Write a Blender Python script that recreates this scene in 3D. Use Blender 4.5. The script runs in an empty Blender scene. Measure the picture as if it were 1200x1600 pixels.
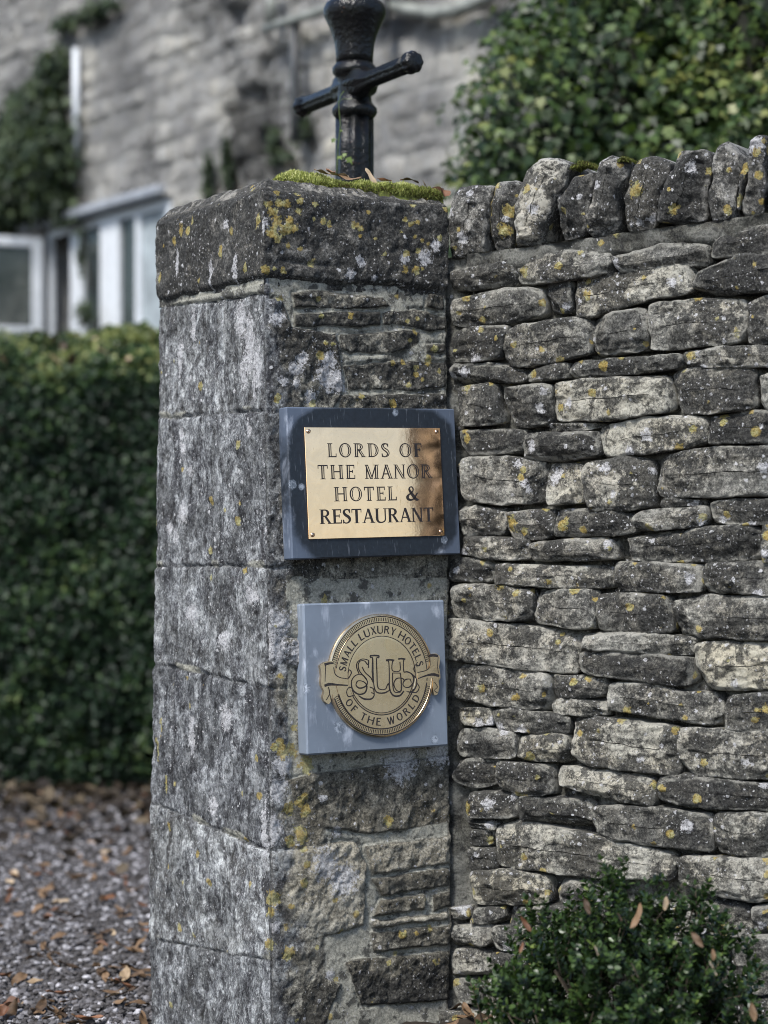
import bpy, math, random
import numpy as np
from mathutils import Vector
from mathutils.geometry import tessellate_polygon

R = math.radians
rng = np.random.default_rng(7)
random.seed(7)
SC = bpy.context.scene
COL = SC.collection

# ---------------------------------------------------------------- camera, sky, sun, exposure
F = 3310.0            # focal length in pixels of a 1200 x 1600 frame
CX, HY, EYE = 600.0, 820.0, 1.08
cam_d = bpy.data.cameras.new('camera')
cam = bpy.data.objects.new('camera', cam_d); COL.objects.link(cam)
cam.location = (0, 0, EYE); cam.rotation_euler = (R(90), 0, 0)
cam_d.sensor_fit = 'VERTICAL'; cam_d.sensor_height = 36.0; cam_d.lens = 36.0 * F / 1600
cam_d.shift_y = (HY - 800) / 1600.0
cam_d.clip_start = 0.1; cam_d.clip_end = 3000
cam_d.dof.use_dof = True; cam_d.dof.focus_distance = 4.2; cam_d.dof.aperture_fstop = 2.5
SC.camera = cam

SUN_EL, SUN_AZ = R(50), R(213)       # azimuth clockwise from +Y: light arrives from the left and a little behind the camera
W_ = bpy.data.worlds.new("World"); SC.world = W_; W_.use_nodes = True
wn = W_.node_tree.nodes; wl = W_.node_tree.links
sky = wn.new('ShaderNodeTexSky'); sky.sky_type = 'NISHITA'; sky.sun_disc = False
sky.sun_elevation = SUN_EL; sky.sun_rotation = SUN_AZ; sky.dust_density = 1.6; sky.ozone_density = 1.8
bg = wn['Background']; bg.inputs[1].default_value = 0.10
wl.new(sky.outputs[0], bg.inputs[0])
sd = bpy.data.lights.new('sun', 'SUN'); sd.energy = 2.3; sd.angle = R(12); sd.color = (1.0, 0.97, 0.93)
sun = bpy.data.objects.new('sun', sd); COL.objects.link(sun)
v = Vector((math.sin(SUN_AZ) * math.cos(SUN_EL), math.cos(SUN_AZ) * math.cos(SUN_EL), math.sin(SUN_EL)))
sun.rotation_euler = (-v).to_track_quat('-Z', 'Y').to_euler(); sun.location = v * 30
SC.view_settings.view_transform = 'Standard'; SC.view_settings.look = 'None'
SC.view_settings.exposure = 1.28; SC.view_settings.gamma = 1
SC.cycles.use_denoising = True; SC.cycles.filter_width = 0.95
SC.cycles.max_bounces = 6; SC.cycles.diffuse_bounces = 3; SC.cycles.glossy_bounces = 3; SC.cycles.transparent_max_bounces = 6

# ---------------------------------------------------------------- numeric helpers
_perm = np.random.default_rng(3).permutation(256).astype(np.int64); _perm = np.concatenate([_perm, _perm, _perm])
_grad = np.array([[1,1,0],[-1,1,0],[1,-1,0],[-1,-1,0],[1,0,1],[-1,0,1],[1,0,-1],[-1,0,-1],[0,1,1],[0,-1,1],[0,1,-1],[0,-1,-1]], float)
def perlin(p):
    p = np.asarray(p, float); i = np.floor(p).astype(np.int64); f = p - i; i &= 255
    u = f * f * f * (f * (f * 6 - 15) + 10); out = 0
    for dx in (0, 1):
        for dy in (0, 1):
            for dz in (0, 1):
                h = _perm[_perm[_perm[i[:, 0] + dx] + i[:, 1] + dy] + i[:, 2] + dz] % 12
                g = (_grad[h] * (f - np.array([dx, dy, dz]))).sum(1)
                w = (u[:, 0] if dx else 1 - u[:, 0]) * (u[:, 1] if dy else 1 - u[:, 1]) * (u[:, 2] if dz else 1 - u[:, 2])
                out = out + w * g
    return out
def fbm(p, octv=4, gain=0.5):
    a, s, o = 1.0, 1.0, 0.0
    for k in range(octv):
        o = o + a * perlin(p * s + k * 17.3); a *= gain; s *= 2.03
    return o
def sstep(a, b, x):
    t = np.clip((x - a) / (b - a), 0, 1); return t * t * (3 - 2 * t)
def poly_sdf(P, poly):
    """signed distance, negative inside; P (n,2), poly (m,2)"""
    poly = np.asarray(poly, float); d = np.full(len(P), 1e9); inside = np.zeros(len(P), bool); m = len(poly)
    for i in range(m):
        a, b = poly[i], poly[(i + 1) % m]; e = b - a; w = P - a
        t = np.clip((w @ e) / max(e @ e, 1e-12), 0, 1); d = np.minimum(d, np.hypot(*(w - t[:, None] * e).T))
        c = (a[1] > P[:, 1]) != (b[1] > P[:, 1])
        if abs(e[1]) > 1e-12:
            inside ^= c & (P[:, 0] < (b[0] - a[0]) * (P[:, 1] - a[1]) / (b[1] - a[1]) + a[0])
    return np.where(inside, -d, d)

def at(px, py, Y):
    """point of the place that the photograph shows at pixel (px, py), Y metres away"""
    return np.array([(px - CX) / F * Y, Y, EYE + (HY - py) / F * Y])
def on_plane(px, py, O, D):
    """... on the vertical plane through O (x,y) along D (x,y): returns distance along D and height"""
    k = (px - CX) / F
    s = (k * O[1] - O[0]) / (D[0] - k * D[1]); Y = O[1] + s * D[1]
    return s, EYE + (HY - py) / F * Y

# ---------------------------------------------------------------- object helpers
def mesh(name, verts, faces, mat=None, smooth=True, attrs=None, mats=None, mat_idx=None):
    verts = np.asarray(verts, np.float32)
    if not isinstance(faces, list): faces = [faces]
    arr = [np.asarray(f, np.int32) for f in faces if len(f)]
    me = bpy.data.meshes.new(name)
    me.vertices.add(len(verts)); me.vertices.foreach_set('co', verts.ravel())
    loops = np.concatenate([a.ravel() for a in arr]); tot = np.concatenate([np.full(len(a), a.shape[1], np.int32) for a in arr])
    start = np.concatenate([[0], np.cumsum(tot)[:-1]]).astype(np.int32)
    me.loops.add(len(loops)); me.loops.foreach_set('vertex_index', loops)
    me.polygons.add(len(tot)); me.polygons.foreach_set('loop_start', start); me.polygons.foreach_set('loop_total', tot)
    me.polygons.foreach_set('use_smooth', np.full(len(tot), smooth))
    if mat_idx is not None: me.polygons.foreach_set('material_index', np.asarray(mat_idx, np.int32))
    for k, a in (attrs or {}).items():
        t = me.attributes.new(k, 'FLOAT', 'POINT'); t.data.foreach_set('value', np.asarray(a, np.float32))
    for m in (mats or [mat]):
        if m: me.materials.append(m)
    me.update(calc_edges=True); me.validate()
    return me
def link(name, me, parent=None, loc=None):
    o = bpy.data.objects.new(name, me); COL.objects.link(o)
    if parent is not None: o.parent = parent
    if loc is not None: o.location = loc
    return o
def wloc(o):
    p = Vector((0, 0, 0))
    while o is not None: p = p + o.location; o = o.parent
    return np.array(p)
def part(name, verts, faces, mat, parent, **kw):
    """one mesh in world coordinates below a thing (roots are never rotated)"""
    return link(name, mesh(name, np.asarray(verts, float) - wloc(parent), faces, mat, **kw), parent)
def tag(o, label=None, cat=None, group=None, kind=None):
    for k, val in (('label', label), ('category', cat), ('group', group), ('kind', kind)):
        if val: o[k] = val
    return o
def thing(name, loc, label, cat, group=None):
    o = bpy.data.objects.new(name, None); COL.objects.link(o); o.location = loc; o.empty_display_size = .1
    return tag(o, label, cat, group)
def solo(name, verts, faces, mat, loc, label=None, cat=None, group=None, kind=None, **kw):
    o = link(name, mesh(name, np.asarray(verts, float) - np.asarray(loc, float), faces, mat, **kw), None, loc)
    return tag(o, label, cat, group, kind)

class MB:
    """collects shapes into one mesh"""
    def __init__(s): s.v = []; s.f3 = []; s.f4 = []; s.n = 0
    def add(s, v, f):
        v = np.asarray(v, float); f = np.asarray(f, int) + s.n; s.v.append(v); s.n += len(v)
        (s.f3 if f.shape[1] == 3 else s.f4).append(f); return s
    def V(s): return np.concatenate(s.v)
    def Fc(s): return [np.concatenate(x) for x in (s.f3, s.f4) if x]
    def box(s, o, ax, ay, az, x0, x1, y0, y1, z0, z1, b=0.0):
        o, ax, ay, az = map(np.asarray, (o, ax, ay, az))
        if b <= 0:
            c = [(x, y, z) for z in (z0, z1) for y in (y0, y1) for x in (x0, x1)]
            f = [(0,2,3,1),(4,5,7,6),(0,1,5,4),(2,6,7,3),(0,4,6,2),(1,3,7,5)]
            return s.add([o + ax * x + ay * y + az * z for x, y, z in c], f)
        vs = []; x = (x0, x1); y = (y0, y1); z = (z0, z1); idx = {}
        for i in (0, 1):
            for j in (0, 1):
                for k in (0, 1):
                    sx, sy, sz = 1 - 2 * i, 1 - 2 * j, 1 - 2 * k
                    for w, d in enumerate(((0, b, b), (b, 0, b), (b, b, 0))):
                        idx[i, j, k, w] = len(vs)
                        vs.append(o + ax * (x[i] + sx * d[0]) + ay * (y[j] + sy * d[1]) + az * (z[k] + sz * d[2]))
        q = []; t = []
        for i in (0, 1):
            q.append([idx[i, 0, 0, 0], idx[i, 1, 0, 0], idx[i, 1, 1, 0], idx[i, 0, 1, 0]])
            q.append([idx[0, i, 0, 1], idx[1, i, 0, 1], idx[1, i, 1, 1], idx[0, i, 1, 1]])
            q.append([idx[0, 0, i, 2], idx[1, 0, i, 2], idx[1, 1, i, 2], idx[0, 1, i, 2]])
        for i in (0, 1):
            for j in (0, 1):
                q.append([idx[i, j, 0, 0], idx[i, j, 1, 0], idx[i, j, 1, 1], idx[i, j, 0, 1]])
                q.append([idx[i, 0, j, 0], idx[i, 1, j, 0], idx[i, 1, j, 2], idx[i, 0, j, 2]])
                q.append([idx[0, i, j, 1], idx[1, i, j, 1], idx[1, i, j, 2], idx[0, i, j, 2]])
                for k in (0, 1): t.append([idx[i, j, k, 0], idx[i, j, k, 1], idx[i, j, k, 2]])
        n0 = s.n; s.add(vs, q); s.f3.append(np.array(t) + n0); return s
    def tube(s, pts, rad, n=10):
        pts = np.asarray(pts, float); rad = np.broadcast_to(rad, len(pts)); rows = []
        T = np.gradient(pts, axis=0); T /= np.linalg.norm(T, axis=1)[:, None] + 1e-12
        up = np.array([0, 0, 1.0]) if abs(T[0][2]) < .9 else np.array([1.0, 0, 0])
        for p, t, r in zip(pts, T, rad):
            a = np.cross(t, up); a /= np.linalg.norm(a) + 1e-12; b = np.cross(a, t); up = b
            th = np.arange(n) * 2 * np.pi / n
            rows.append(p + r * (np.cos(th)[:, None] * a + np.sin(th)[:, None] * b))
        m = len(pts); f = [(i * n + j, i * n + (j + 1) % n, (i + 1) * n + (j + 1) % n, (i + 1) * n + j) for i in range(m - 1) for j in range(n)]
        v = np.concatenate(rows + [pts[:1], pts[-1:]]); n0 = s.n; s.add(v, f)
        s.f3.append(np.array([(m * n, (j + 1) % n, j) for j in range(n)] + [(m * n + 1, (m - 1) * n + j, (m - 1) * n + (j + 1) % n) for j in range(n)]) + n0)
        return s
    def lathe(s, prof, c, axis, n=48, flute=None):
        """prof: list of (r, h) along axis from point c; flute(theta, h) -> radius factor"""
        axis = np.asarray(axis, float); a = np.cross(axis, [0, 0, 1.0]) if abs(axis[2]) < .9 else np.array([1.0, 0, 0])
        a /= np.linalg.norm(a); b = np.cross(axis, a); th = np.arange(n) * 2 * np.pi / n; v = []
        for r, h in prof:
            rr = r * (flute(th, h) if flute else 1.0)
            v.append(np.asarray(c) + axis * h + (np.cos(th) * rr)[:, None] * a + (np.sin(th) * rr)[:, None] * b)
        m = len(prof); f = [(i * n + j, i * n + (j + 1) % n, (i + 1) * n + (j + 1) % n, (i + 1) * n + j) for i in range(m - 1) for j in range(n)]
        n0 = s.n; s.add(np.concatenate(v + [[np.asarray(c) + axis * prof[0][1]], [np.asarray(c) + axis * prof[-1][1]]]), f)
        s.f3.append(np.array([(m * n, (j + 1) % n, j) for j in range(n)] + [(m * n + 1, (m - 1) * n + j, (m - 1) * n + (j + 1) % n) for j in range(n)]) + n0)
        return s
    def build(s, name, mat, parent, **kw): return part(name, s.V(), s.Fc(), mat, parent, **kw)

# ---------------------------------------------------------------- material helpers
class NT:
    def __init__(s, name):
        s.m = bpy.data.materials.new(name); s.m.use_nodes = True; s.t = s.m.node_tree
        s.b = s.t.nodes['Principled BSDF']; s.pos = s.new('ShaderNodeNewGeometry').outputs['Position']
    def new(s, k, **kw):
        n = s.t.nodes.new(k)
        for a, b in kw.items(): setattr(n, a, b)
        return n
    def put(s, sock, val):
        if isinstance(val, bpy.types.NodeSocket): s.t.links.new(val, sock)
        elif isinstance(val, (tuple, list)) and sock.type == 'RGBA' and len(val) == 3: sock.default_value = (*val, 1)
        else: sock.default_value = val
    def attr(s, n): return s.new('ShaderNodeAttribute', attribute_name=n).outputs['Fac']
    def math(s, op, a, b=0.0, c=None):
        n = s.new('ShaderNodeMath', operation=op); s.put(n.inputs[0], a); s.put(n.inputs[1], b)
        if c is not None: s.put(n.inputs[2], c)
        return n.outputs[0]
    def vmul(s, vec, k):
        n = s.new('ShaderNodeVectorMath', operation='MULTIPLY'); s.put(n.inputs[0], vec); n.inputs[1].default_value = k; return n.outputs[0]
    def vadd(s, a, b):
        n = s.new('ShaderNodeVectorMath', operation='ADD'); s.put(n.inputs[0], a); s.put(n.inputs[1], b); return n.outputs[0]
    def noise(s, vec, scale, detail=4, rough=.6, dist=0.0, out='Fac'):
        n = s.new('ShaderNodeTexNoise'); s.put(n.inputs['Vector'], vec); n.inputs['Scale'].default_value = scale
        n.inputs['Detail'].default_value = detail; n.inputs['Roughness'].default_value = rough; n.inputs['Distortion'].default_value = dist
        return n.outputs[out]
    def vor(s, vec, scale, rand=1.0):
        n = s.new('ShaderNodeTexVoronoi'); s.put(n.inputs['Vector'], vec); n.inputs['Scale'].default_value = scale
        n.inputs['Randomness'].default_value = rand; return n.outputs['Distance'], n.outputs['Color']
    def ss(s, x, a, b, lo=0.0, hi=1.0):
        n = s.new('ShaderNodeMapRange', interpolation_type='SMOOTHSTEP'); s.put(n.inputs[0], x)
        s.put(n.inputs[1], a); s.put(n.inputs[2], b); n.inputs[3].default_value = lo; n.inputs[4].default_value = hi; return n.outputs[0]
    def mix(s, f, a, b, blend='MIX'):
        n = s.new('ShaderNodeMix', data_type='RGBA', blend_type=blend); s.put(n.inputs[0], f); s.put(n.inputs[6], a); s.put(n.inputs[7], b); return n.outputs[2]
    def ramp(s, f, stops):
        n = s.new('ShaderNodeValToRGB'); e = n.color_ramp.elements
        while len(e) < len(stops): e.new(.5)
        for q, (p, c) in zip(e, stops): q.position = p; q.color = (*c, 1) if len(c) == 3 else c
        s.put(n.inputs[0], f); return n.outputs[0]
    def sep(s, c):
        n = s.new('ShaderNodeSeparateColor'); s.put(n.inputs[0], c); return n.outputs
    def bump(s, h, dist, strength=1.0, prev=None):
        n = s.new('ShaderNodeBump'); n.inputs['Strength'].default_value = strength; n.inputs['Distance'].default_value = dist
        s.put(n.inputs['Height'], h)
        if prev is not None: s.put(n.inputs['Normal'], prev)
        return n.outputs[0]
    def done(s, col=None, rough=None, normal=None, metal=None, spec=None):
        for k, val in (('Base Color', col), ('Roughness', rough), ('Normal', normal), ('Metallic', metal), ('Specular IOR Level', spec)):
            if val is not None: s.put(s.b.inputs[k], val)
        return s.m

def stone_mat(name, dark, mid, light, white_d=.5, yellow_d=.5, streak=False, mortar=(.27, .27, .235), algae=.0, bumps=1.0):
    """weathered limestone: tone, black algae, white and ochre lichen; attributes rnd, yel, wht, drk, mort (and lf = left face)"""
    n = NT(name); rnd = n.attr('rnd'); P = n.pos
    off = n.math('MULTIPLY', rnd, 7.0)
    Q = n.vadd(P, off)
    n1 = n.noise(Q, 7.5, 5, .62); n2 = n.noise(Q, 38, 8, .68); n3 = n.noise(P, 210, 6, .8); n4 = n.noise(P, 85, 6, .7)
    tone = n.math('ADD', n.math('MULTIPLY', n2, .42), n.math('ADD', n.math('MULTIPLY', n3, .58), n.math('MULTIPLY', n.math('SUBTRACT', rnd, .5), .30)))
    base = n.ramp(tone, [(.38, tuple(c * .75 for c in dark)), (.50, mid), (.61, tuple(c * 1.12 for c in light))])
    base = n.mix(n.ss(rnd, .6, .9, 0, .5), base, n.mix(1.0, base, (1.1, 1.05, .90), 'MULTIPLY'))
    base = n.mix(n.ss(n1, .35, .65, 0, .5), base, n.mix(1.0, base, (1.10, 1.0, .84), 'MULTIPLY'))
    # black algae crust; on the cottage drk also paints a shadow
    am = n.math('ADD', n.math('ADD', n.math('MULTIPLY', n1, .62), n.math('MULTIPLY', n4, .5)), n.math('ADD', n.math('MULTIPLY', n.attr('drk'), .35), algae - .04))
    n5 = n.noise(Q, 21, 9, .74, .4); am = n.math('ADD', n.math('MULTIPLY', am, .55), n.math('MULTIPLY', n5, .50)); alg = n.ss(am, .515 - algae, .575 - algae)
    ea = n.ss(n.math('ADD', n.attr('edge'), n.math('MULTIPLY', n.math('SUBTRACT', n5, .5), 1.6)), .45, .75)
    base = n.mix(n.math('MULTIPLY', ea, .6), base, n.mix(n3, mid, tuple(min(1, c * 1.25) for c in light)))
    base = n.mix(n.math('MULTIPLY', alg, .86), base, n.mix(n.ss(n3, .40, .66), (.010, .010, .010), (.075, .076, .072)))
    if streak:
        S = n.vmul(Q, (1, 1, .55)); s1 = n.noise(S, 26, 9, .74, .6); s2 = n.noise(n.vmul(P, (1, 1, .5)), 120, 6, .8); lf = n.attr('lf')
        lt = n.math('ADD', n.math('MULTIPLY', s1, .62), n.math('MULTIPLY', s2, .40))
        lcol = n.ramp(n.math('ADD', lt, n.math('MULTIPLY', n.math('SUBTRACT', n3, .5), .35)), [(.40, (.018, .018, .021)), (.468, (.088, .090, .099)), (.532, (.25, .262, .270)), (.605, (.57, .592, .60))])
        lcol = n.mix(n.ss(n.noise(n.vmul(Q, (1, 1, .8)), 8, 9, .74, .7), .45, .55, 0, .9), lcol, n.mix(1.0, lcol, (.46, .46, .46), 'MULTIPLY'))
        lcol = n.mix(1.0, lcol, n.ramp(rnd, [(.2, (.80, .80, .81)), (.8, (1.15, 1.15, 1.14))]), 'MULTIPLY')
        base = n.mix(n.math('MULTIPLY', lf, .92), base, lcol)
    # mortar
    mm = n.ss(n.math('ADD', n.attr('mort'), n.math('MULTIPLY', n.math('SUBTRACT', n2, .5), .5)), .42, .58)
    mcol = n.mix(n.ss(n3, .36, .62), tuple(c * .55 for c in mortar), tuple(c * 1.12 for c in mortar))
    mcol = n.mix(n.ss(n.math('ADD', n2, n.math('MULTIPLY', n1, .5)), .76, .86, 0, .85), mcol, (.045, .045, .042))
    base = n.mix(mm, base, mcol)
    # white lichen: specks and placed crusts
    dj = n.vadd(Q, n.vmul(n.noise(P, 120, 3, .6, 0, 'Color'), (.010, .010, .010)))
    d1, c1 = n.vor(dj, 62); r1 = n.sep(c1)[0]; r1b = n.sep(c1)[1]
    spot = n.math('MULTIPLY', n.ss(d1, n.math('MULTIPLY_ADD', r1b, .22, .10), n.math('MULTIPLY_ADD', r1b, .20, .03), 0, 1), n.ss(n.math('ADD', r1, n.math('MULTIPLY', n1, .55)), 1.20 - white_d * .35, 1.22 - white_d * .35))
    patch = n.ss(n.math('ADD', n.attr('wht'), n.math('MULTIPLY', n.math('SUBTRACT', n.noise(P, 110, 6, .8), .5), 2.3)), .44, .54)
    d3, c3 = n.vor(dj, 150); q3 = n.sep(c3); fine = n.math('MULTIPLY', n.ss(d3, .34, .18), n.ss(n.math('ADD', n.math('MULTIPLY', q3[0], .5), n.math('MULTIPLY', n1, 1.6)), 1.36 - white_d * .18, 1.40 - white_d * .18))
    wm = n.math('MAXIMUM', n.math('MAXIMUM', spot, patch), n.math('MULTIPLY', fine, .8))
    wcol = n.mix(n.ss(n3, .38, .6), (.30, .30, .31), (.60, .60, .61))
    base = n.mix(n.math('MULTIPLY', wm, n.ss(n3, .33, .55, .45, .9)), base, wcol)
    # ochre lichen
    d2, c2 = n.vor(n.vadd(dj, (3.1, 1.7, .4)), 30); q1 = n.sep(c2)
    ysp = n.math('MULTIPLY', n.ss(d2, n.math('MULTIPLY_ADD', q1[1], .24, .14), n.math('MULTIPLY_ADD', q1[1], .22, .06), 0, 1), n.ss(n.math('ADD', q1[0], n.math('MULTIPLY', n1, .6)), 1.24 - yellow_d * .35, 1.26 - yellow_d * .35))
    ypt = n.ss(n.math('ADD', n.attr('yel'), n.math('MULTIPLY', n.math('SUBTRACT', n.noise(P, 95, 5, .75), .5), 1.9)), .44, .55)
    ym = n.math('MAXIMUM', ysp, ypt)
    ycol = n.mix(n.ss(n.noise(P, 60, 4), .40, .62), n.mix(n.ss(n3, .4, .6), (.30, .205, .045), (.40, .31, .10)), n.mix(n.ss(n3, .4, .6), (.28, .26, .07), (.42, .40, .22)))
    base = n.mix(n.math('MULTIPLY', ym, n.ss(n3, .36, .55, .45, .9)), base, ycol)
    nb = n.bump(n2, .014 * bumps, .9); nb = n.bump(n4, .006 * bumps, .8, nb); nb = n.bump(n3, .004 * bumps, .9, nb); nb = n.bump(n.math('MAXIMUM', wm, ym), .0012, .7, nb)
    return n.done(base, .93, nb, spec=.25)

def simple_mat(name, col, rough=.6, metal=0.0, var=.25, scale=30, bump=0.0, spec=.4):
    n = NT(name); f = n.noise(n.pos, scale, 5, .65)
    c = n.mix(n.ss(f, .3, .7), tuple(x * (1 - var) for x in col), tuple(min(1, x * (1 + var)) for x in col))
    return n.done(c, rough, n.bump(f, bump, .8) if bump else None, metal, spec)

def leaf_mat(name, stops, rough=.45, trans=.25, spec=.45):
    n = NT(name); r = n.attr('rnd'); f = n.noise(n.pos, 160, 3)
    c = n.ramp(r, stops); c = n.mix(n.ss(f, .3, .7, 0, .35), c, n.mix(1.0, c, (.6, .65, .6), 'MULTIPLY'))
    n.done(c, rough, spec=spec)
    tr = n.new('ShaderNodeBsdfTranslucent'); n.put(tr.inputs[0], n.mix(1.0, c, (1.5, 1.6, .7), 'MULTIPLY'))
    mx = n.new('ShaderNodeMixShader'); mx.inputs[0].default_value = trans
    out = n.t.nodes['Material Output']; n.t.links.new(n.b.outputs[0], mx.inputs[1]); n.t.links.new(tr.outputs[0], mx.inputs[2]); n.t.links.new(mx.outputs[0], out.inputs[0])
    return n.m

M = {}
M['pier'] = stone_mat('pier limestone', (.045, .044, .038), (.165, .158, .132), (.40, .385, .33), .75, .15, True, mortar=(.38, .375, .32), algae=-.01)
M['cap'] = stone_mat('cap limestone', (.024, .024, .023), (.085, .084, .078), (.26, .255, .24), .85, .35, False, algae=.02)
M['wall'] = stone_mat('rubble limestone', (.040, .040, .038), (.150, .148, .134), (.40, .392, .345), .85, .42, algae=.0)
M['coping'] = stone_mat('coping limestone', (.034, .034, .033), (.13, .129, .120), (.38, .373, .345), .9, .6, algae=.005)
M['core'] = stone_mat('wall mortar', (.03, .03, .027), (.08, .08, .07), (.17, .17, .15), .2, .1, mortar=(.19, .19, .17))
M['house'] = stone_mat('cottage limestone', (.12, .125, .133), (.36, .366, .372), (.62, .62, .59), .1, .0, mortar=(.42, .425, .41), algae=-.03, bumps=2.5)
M['lead'] = simple_mat('lead grey', (.26, .28, .31), .5, 0, .2, 12)
M['white_paint'] = simple_mat('white paint', (.54, .57, .60), .5, 0, .08, 20)
M['dark_in'] = simple_mat('dark interior', (.02, .02, .022), .9)
M['curtain'] = simple_mat('pale curtain', (.27, .31, .33), .9, 0, .3, 5)
M['iron'] = None
n = NT('black gloss paint on iron'); f = n.noise(n.pos, 120, 5, .6); g = n.noise(n.pos, 28, 4)
M['iron'] = n.done(n.mix(n.ss(n.noise(n.pos, 45, 5, .7), .66, .72), n.mix(n.ss(g, .4, .65, 0, .4), (.005, .005, .0055), (.012, .014, .012)), (.06, .028, .012)), n.ss(g, .3, .7, .07, .16), n.bump(n.noise(n.pos, 90, 4, .6), .0045, .9), spec=.26)
M['gutter'] = simple_mat('weathered pipe', (.19, .20, .18), .6, 0, .3, 15)
M['darkpipe'] = simple_mat('dark pipe', (.035, .038, .04), .5, 0, .3, 15)
M['twig'] = simple_mat('twig bark', (.05, .038, .026), .85, 0, .4, 60, .001)

def pier_glass():
    n = NT('window glass'); n.done((.05, .065, .06), .06, spec=.45); n.b.inputs['Alpha'].default_value = .5; return n.m
M['glass'] = pier_glass()

# ================================================================ GATE PIER
TH = R(31); CT, ST = math.cos(TH), math.sin(TH)
C0 = np.array([(412 - CX) / F * 4.14, 4.14])            # front-left arris
PW, PL = 0.428, 0.50
FD = np.array([CT, ST]); FN = np.array([ST, -CT])       # along the front face / out of it
LD = np.array([-ST, CT]); LN = np.array([-CT, -ST])     # along the left face (backwards) / out of it
C2 = C0 + FD * PW
FD3, FN3, UP = np.array([CT, ST, 0]), np.array([ST, -CT, 0]), np.array([0, 0, 1.0])
def front_uz(px, py, off=0.0): return on_plane(px, py, C0 + FN * off, FD)
def left_vz(px, py): return on_plane(px, py, C0, LD)
def crop(pts, ox, oy, k): return [(ox + p[0] * k, oy + p[1] * k, *(q * k for q in p[2:])) for p in pts]
def fpoly(pts): return np.array([front_uz(*p[:2]) for p in pts])

A = lambda pts: crop(pts, 400, 270, 320 / 1200)
B = lambda pts: crop(pts, 200, 1150, 560 / 1200)
front_stones = [fpoly(A(p)) for p in (
    [(215,700),(400,690),(740,730),(800,790),(520,800),(230,790)], [(1005,690),(1105,680),(1110,810),(1000,790)],
    [(225,830),(540,805),(735,815),(735,890),(600,905),(400,890),(330,915),(230,900)], [(745,815),(930,795),(1120,840),(1120,920),(1020,935),(900,905),(750,890)],
    [(495,945),(900,920),(970,940),(960,990),(900,1040),(720,1060),(540,1055),(490,1030)], [(990,1000),(1110,1000),(1110,1060),(1000,1055)],
    [(510,1130),(700,1110),(900,1100),(1120,1110),(1130,1260),(900,1280),(540,1270)], [(480,1300),(1120,1290),(1130,2000),(470,2000)],
    [(10,730),(160,740),(210,900),(470,940),(500,1100),(510,1270),(450,1390),(440,2000),(10,2000)])]
front_stones += [fpoly(B(p)) for p in (
    [(725,-305),(1095,-325),(1095,-250),(735,-240)], [(490,-330),(720,-310),(730,-245),(560,-225),(500,-250)],
    [(520,140),(1085,60),(1085,290),(800,330),(560,300)], [(770,370),(1080,330),(1080,425),(800,470)],
    [(790,480),(1075,437),(1085,500),(830,540)], [(820,548),(980,532),(975,585),(800,610)], [(1002,530),(1082,515),(1082,572),(1005,590)],
    [(795,622),(1050,590),(1055,615),(800,648)], [(790,660),(1082,628),(1082,700),(800,725)],
    [(700,752),(1082,718),(1090,890),(760,905)], [(560,860),(640,800),(690,830),(640,960),(550,960)], [(520,770),(600,760),(620,800),(545,860),(480,1000),(460,960)],
    [(450,380),(740,350),(780,430),(770,640),(520,700),(460,740)])]
J = [(1.305, 1.309), (.9987, .99), (.761, .781), (.442, .482), (.229, .19)]   # block joints: height at the arris, at the back of the left face
joint_h = lambda k, v: J[k][0] + (J[k][1] - J[k][0]) * v / PL

yel_spots = A([(100,350,34),(170,340,38),(200,290,32),(130,290,34),(225,330,28),(130,390,24),(110,230,30),(190,190,24),(250,110,28),(130,110,28),(80,190,28),(255,230,20),(265,170,20),(200,430,17),(270,450,15),(65,570,28),(170,575,20),(115,565,11),(350,190,17),(345,270,15),(405,290,20),(590,310,22),(620,330,16),(620,375,15),(660,235,13),(885,275,17),(915,305,18),(955,290,15),(860,350,13),(945,375,13),(980,400,15),(1080,385,20),(890,475,20),(965,460,16),(880,570,22),(940,575,25),(980,565,13),(760,480,13),(710,390,11),(370,740,18),(150,740,18),(125,740,13),(380,840,18),(550,835,18),(885,870,14),(940,855,14),(400,1000,13),(440,1000,16),(930,930,20),(900,980,18),(940,1140,18),(1010,1110,25),(940,1180,16),(970,1210,13),(1070,1160,13),(890,1245,14),(800,1110,16),(860,1110,16),(1040,1030,22),(115,1320,22),(325,1355,20),(610,1310,18),(790,1350,28)])
yel_spots += B([(495,55,23),(530,48,23),(580,98,26),(570,200,13),(555,225,18),(520,245,22),(575,247,20),(550,312,18),(522,355,20),(558,340,24),(577,430,13),(852,285,18),(460,550,26),(455,590,16),(450,700,18),(510,727,22),(670,550,10),(690,655,9),(520,570,11),(607,708,9),(650,-455,14),(472,38,14),(540,-25,12),(850,760,8),(675,815,10),(990,645,10),(940,660,9)])
wht_spots = A([(45,310,40),(115,850,42),(420,1100,55),(420,1200,80),(480,1240,50),(270,1090,38),(220,1150,42),(145,1220,28),(225,1235,28),(310,1310,38),(880,500,32),(1060,430,32),(620,520,32),(1000,500,45),(560,600,30),(700,620,20)])
wht_spots += B([(633,210,14),(680,320,16),(655,800,16),(500,90,38),(470,300,30),(455,340,34),(640,430,50),(700,480,50),(480,180,40),(465,560,16),(465,640,20),(560,-400,14),(490,-370,45),(900,90,60),(1020,60,40),(560,-290,40),(480,-290,45)])
C3 = lambda pts: crop(pts, 225, 560, .2126)
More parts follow.
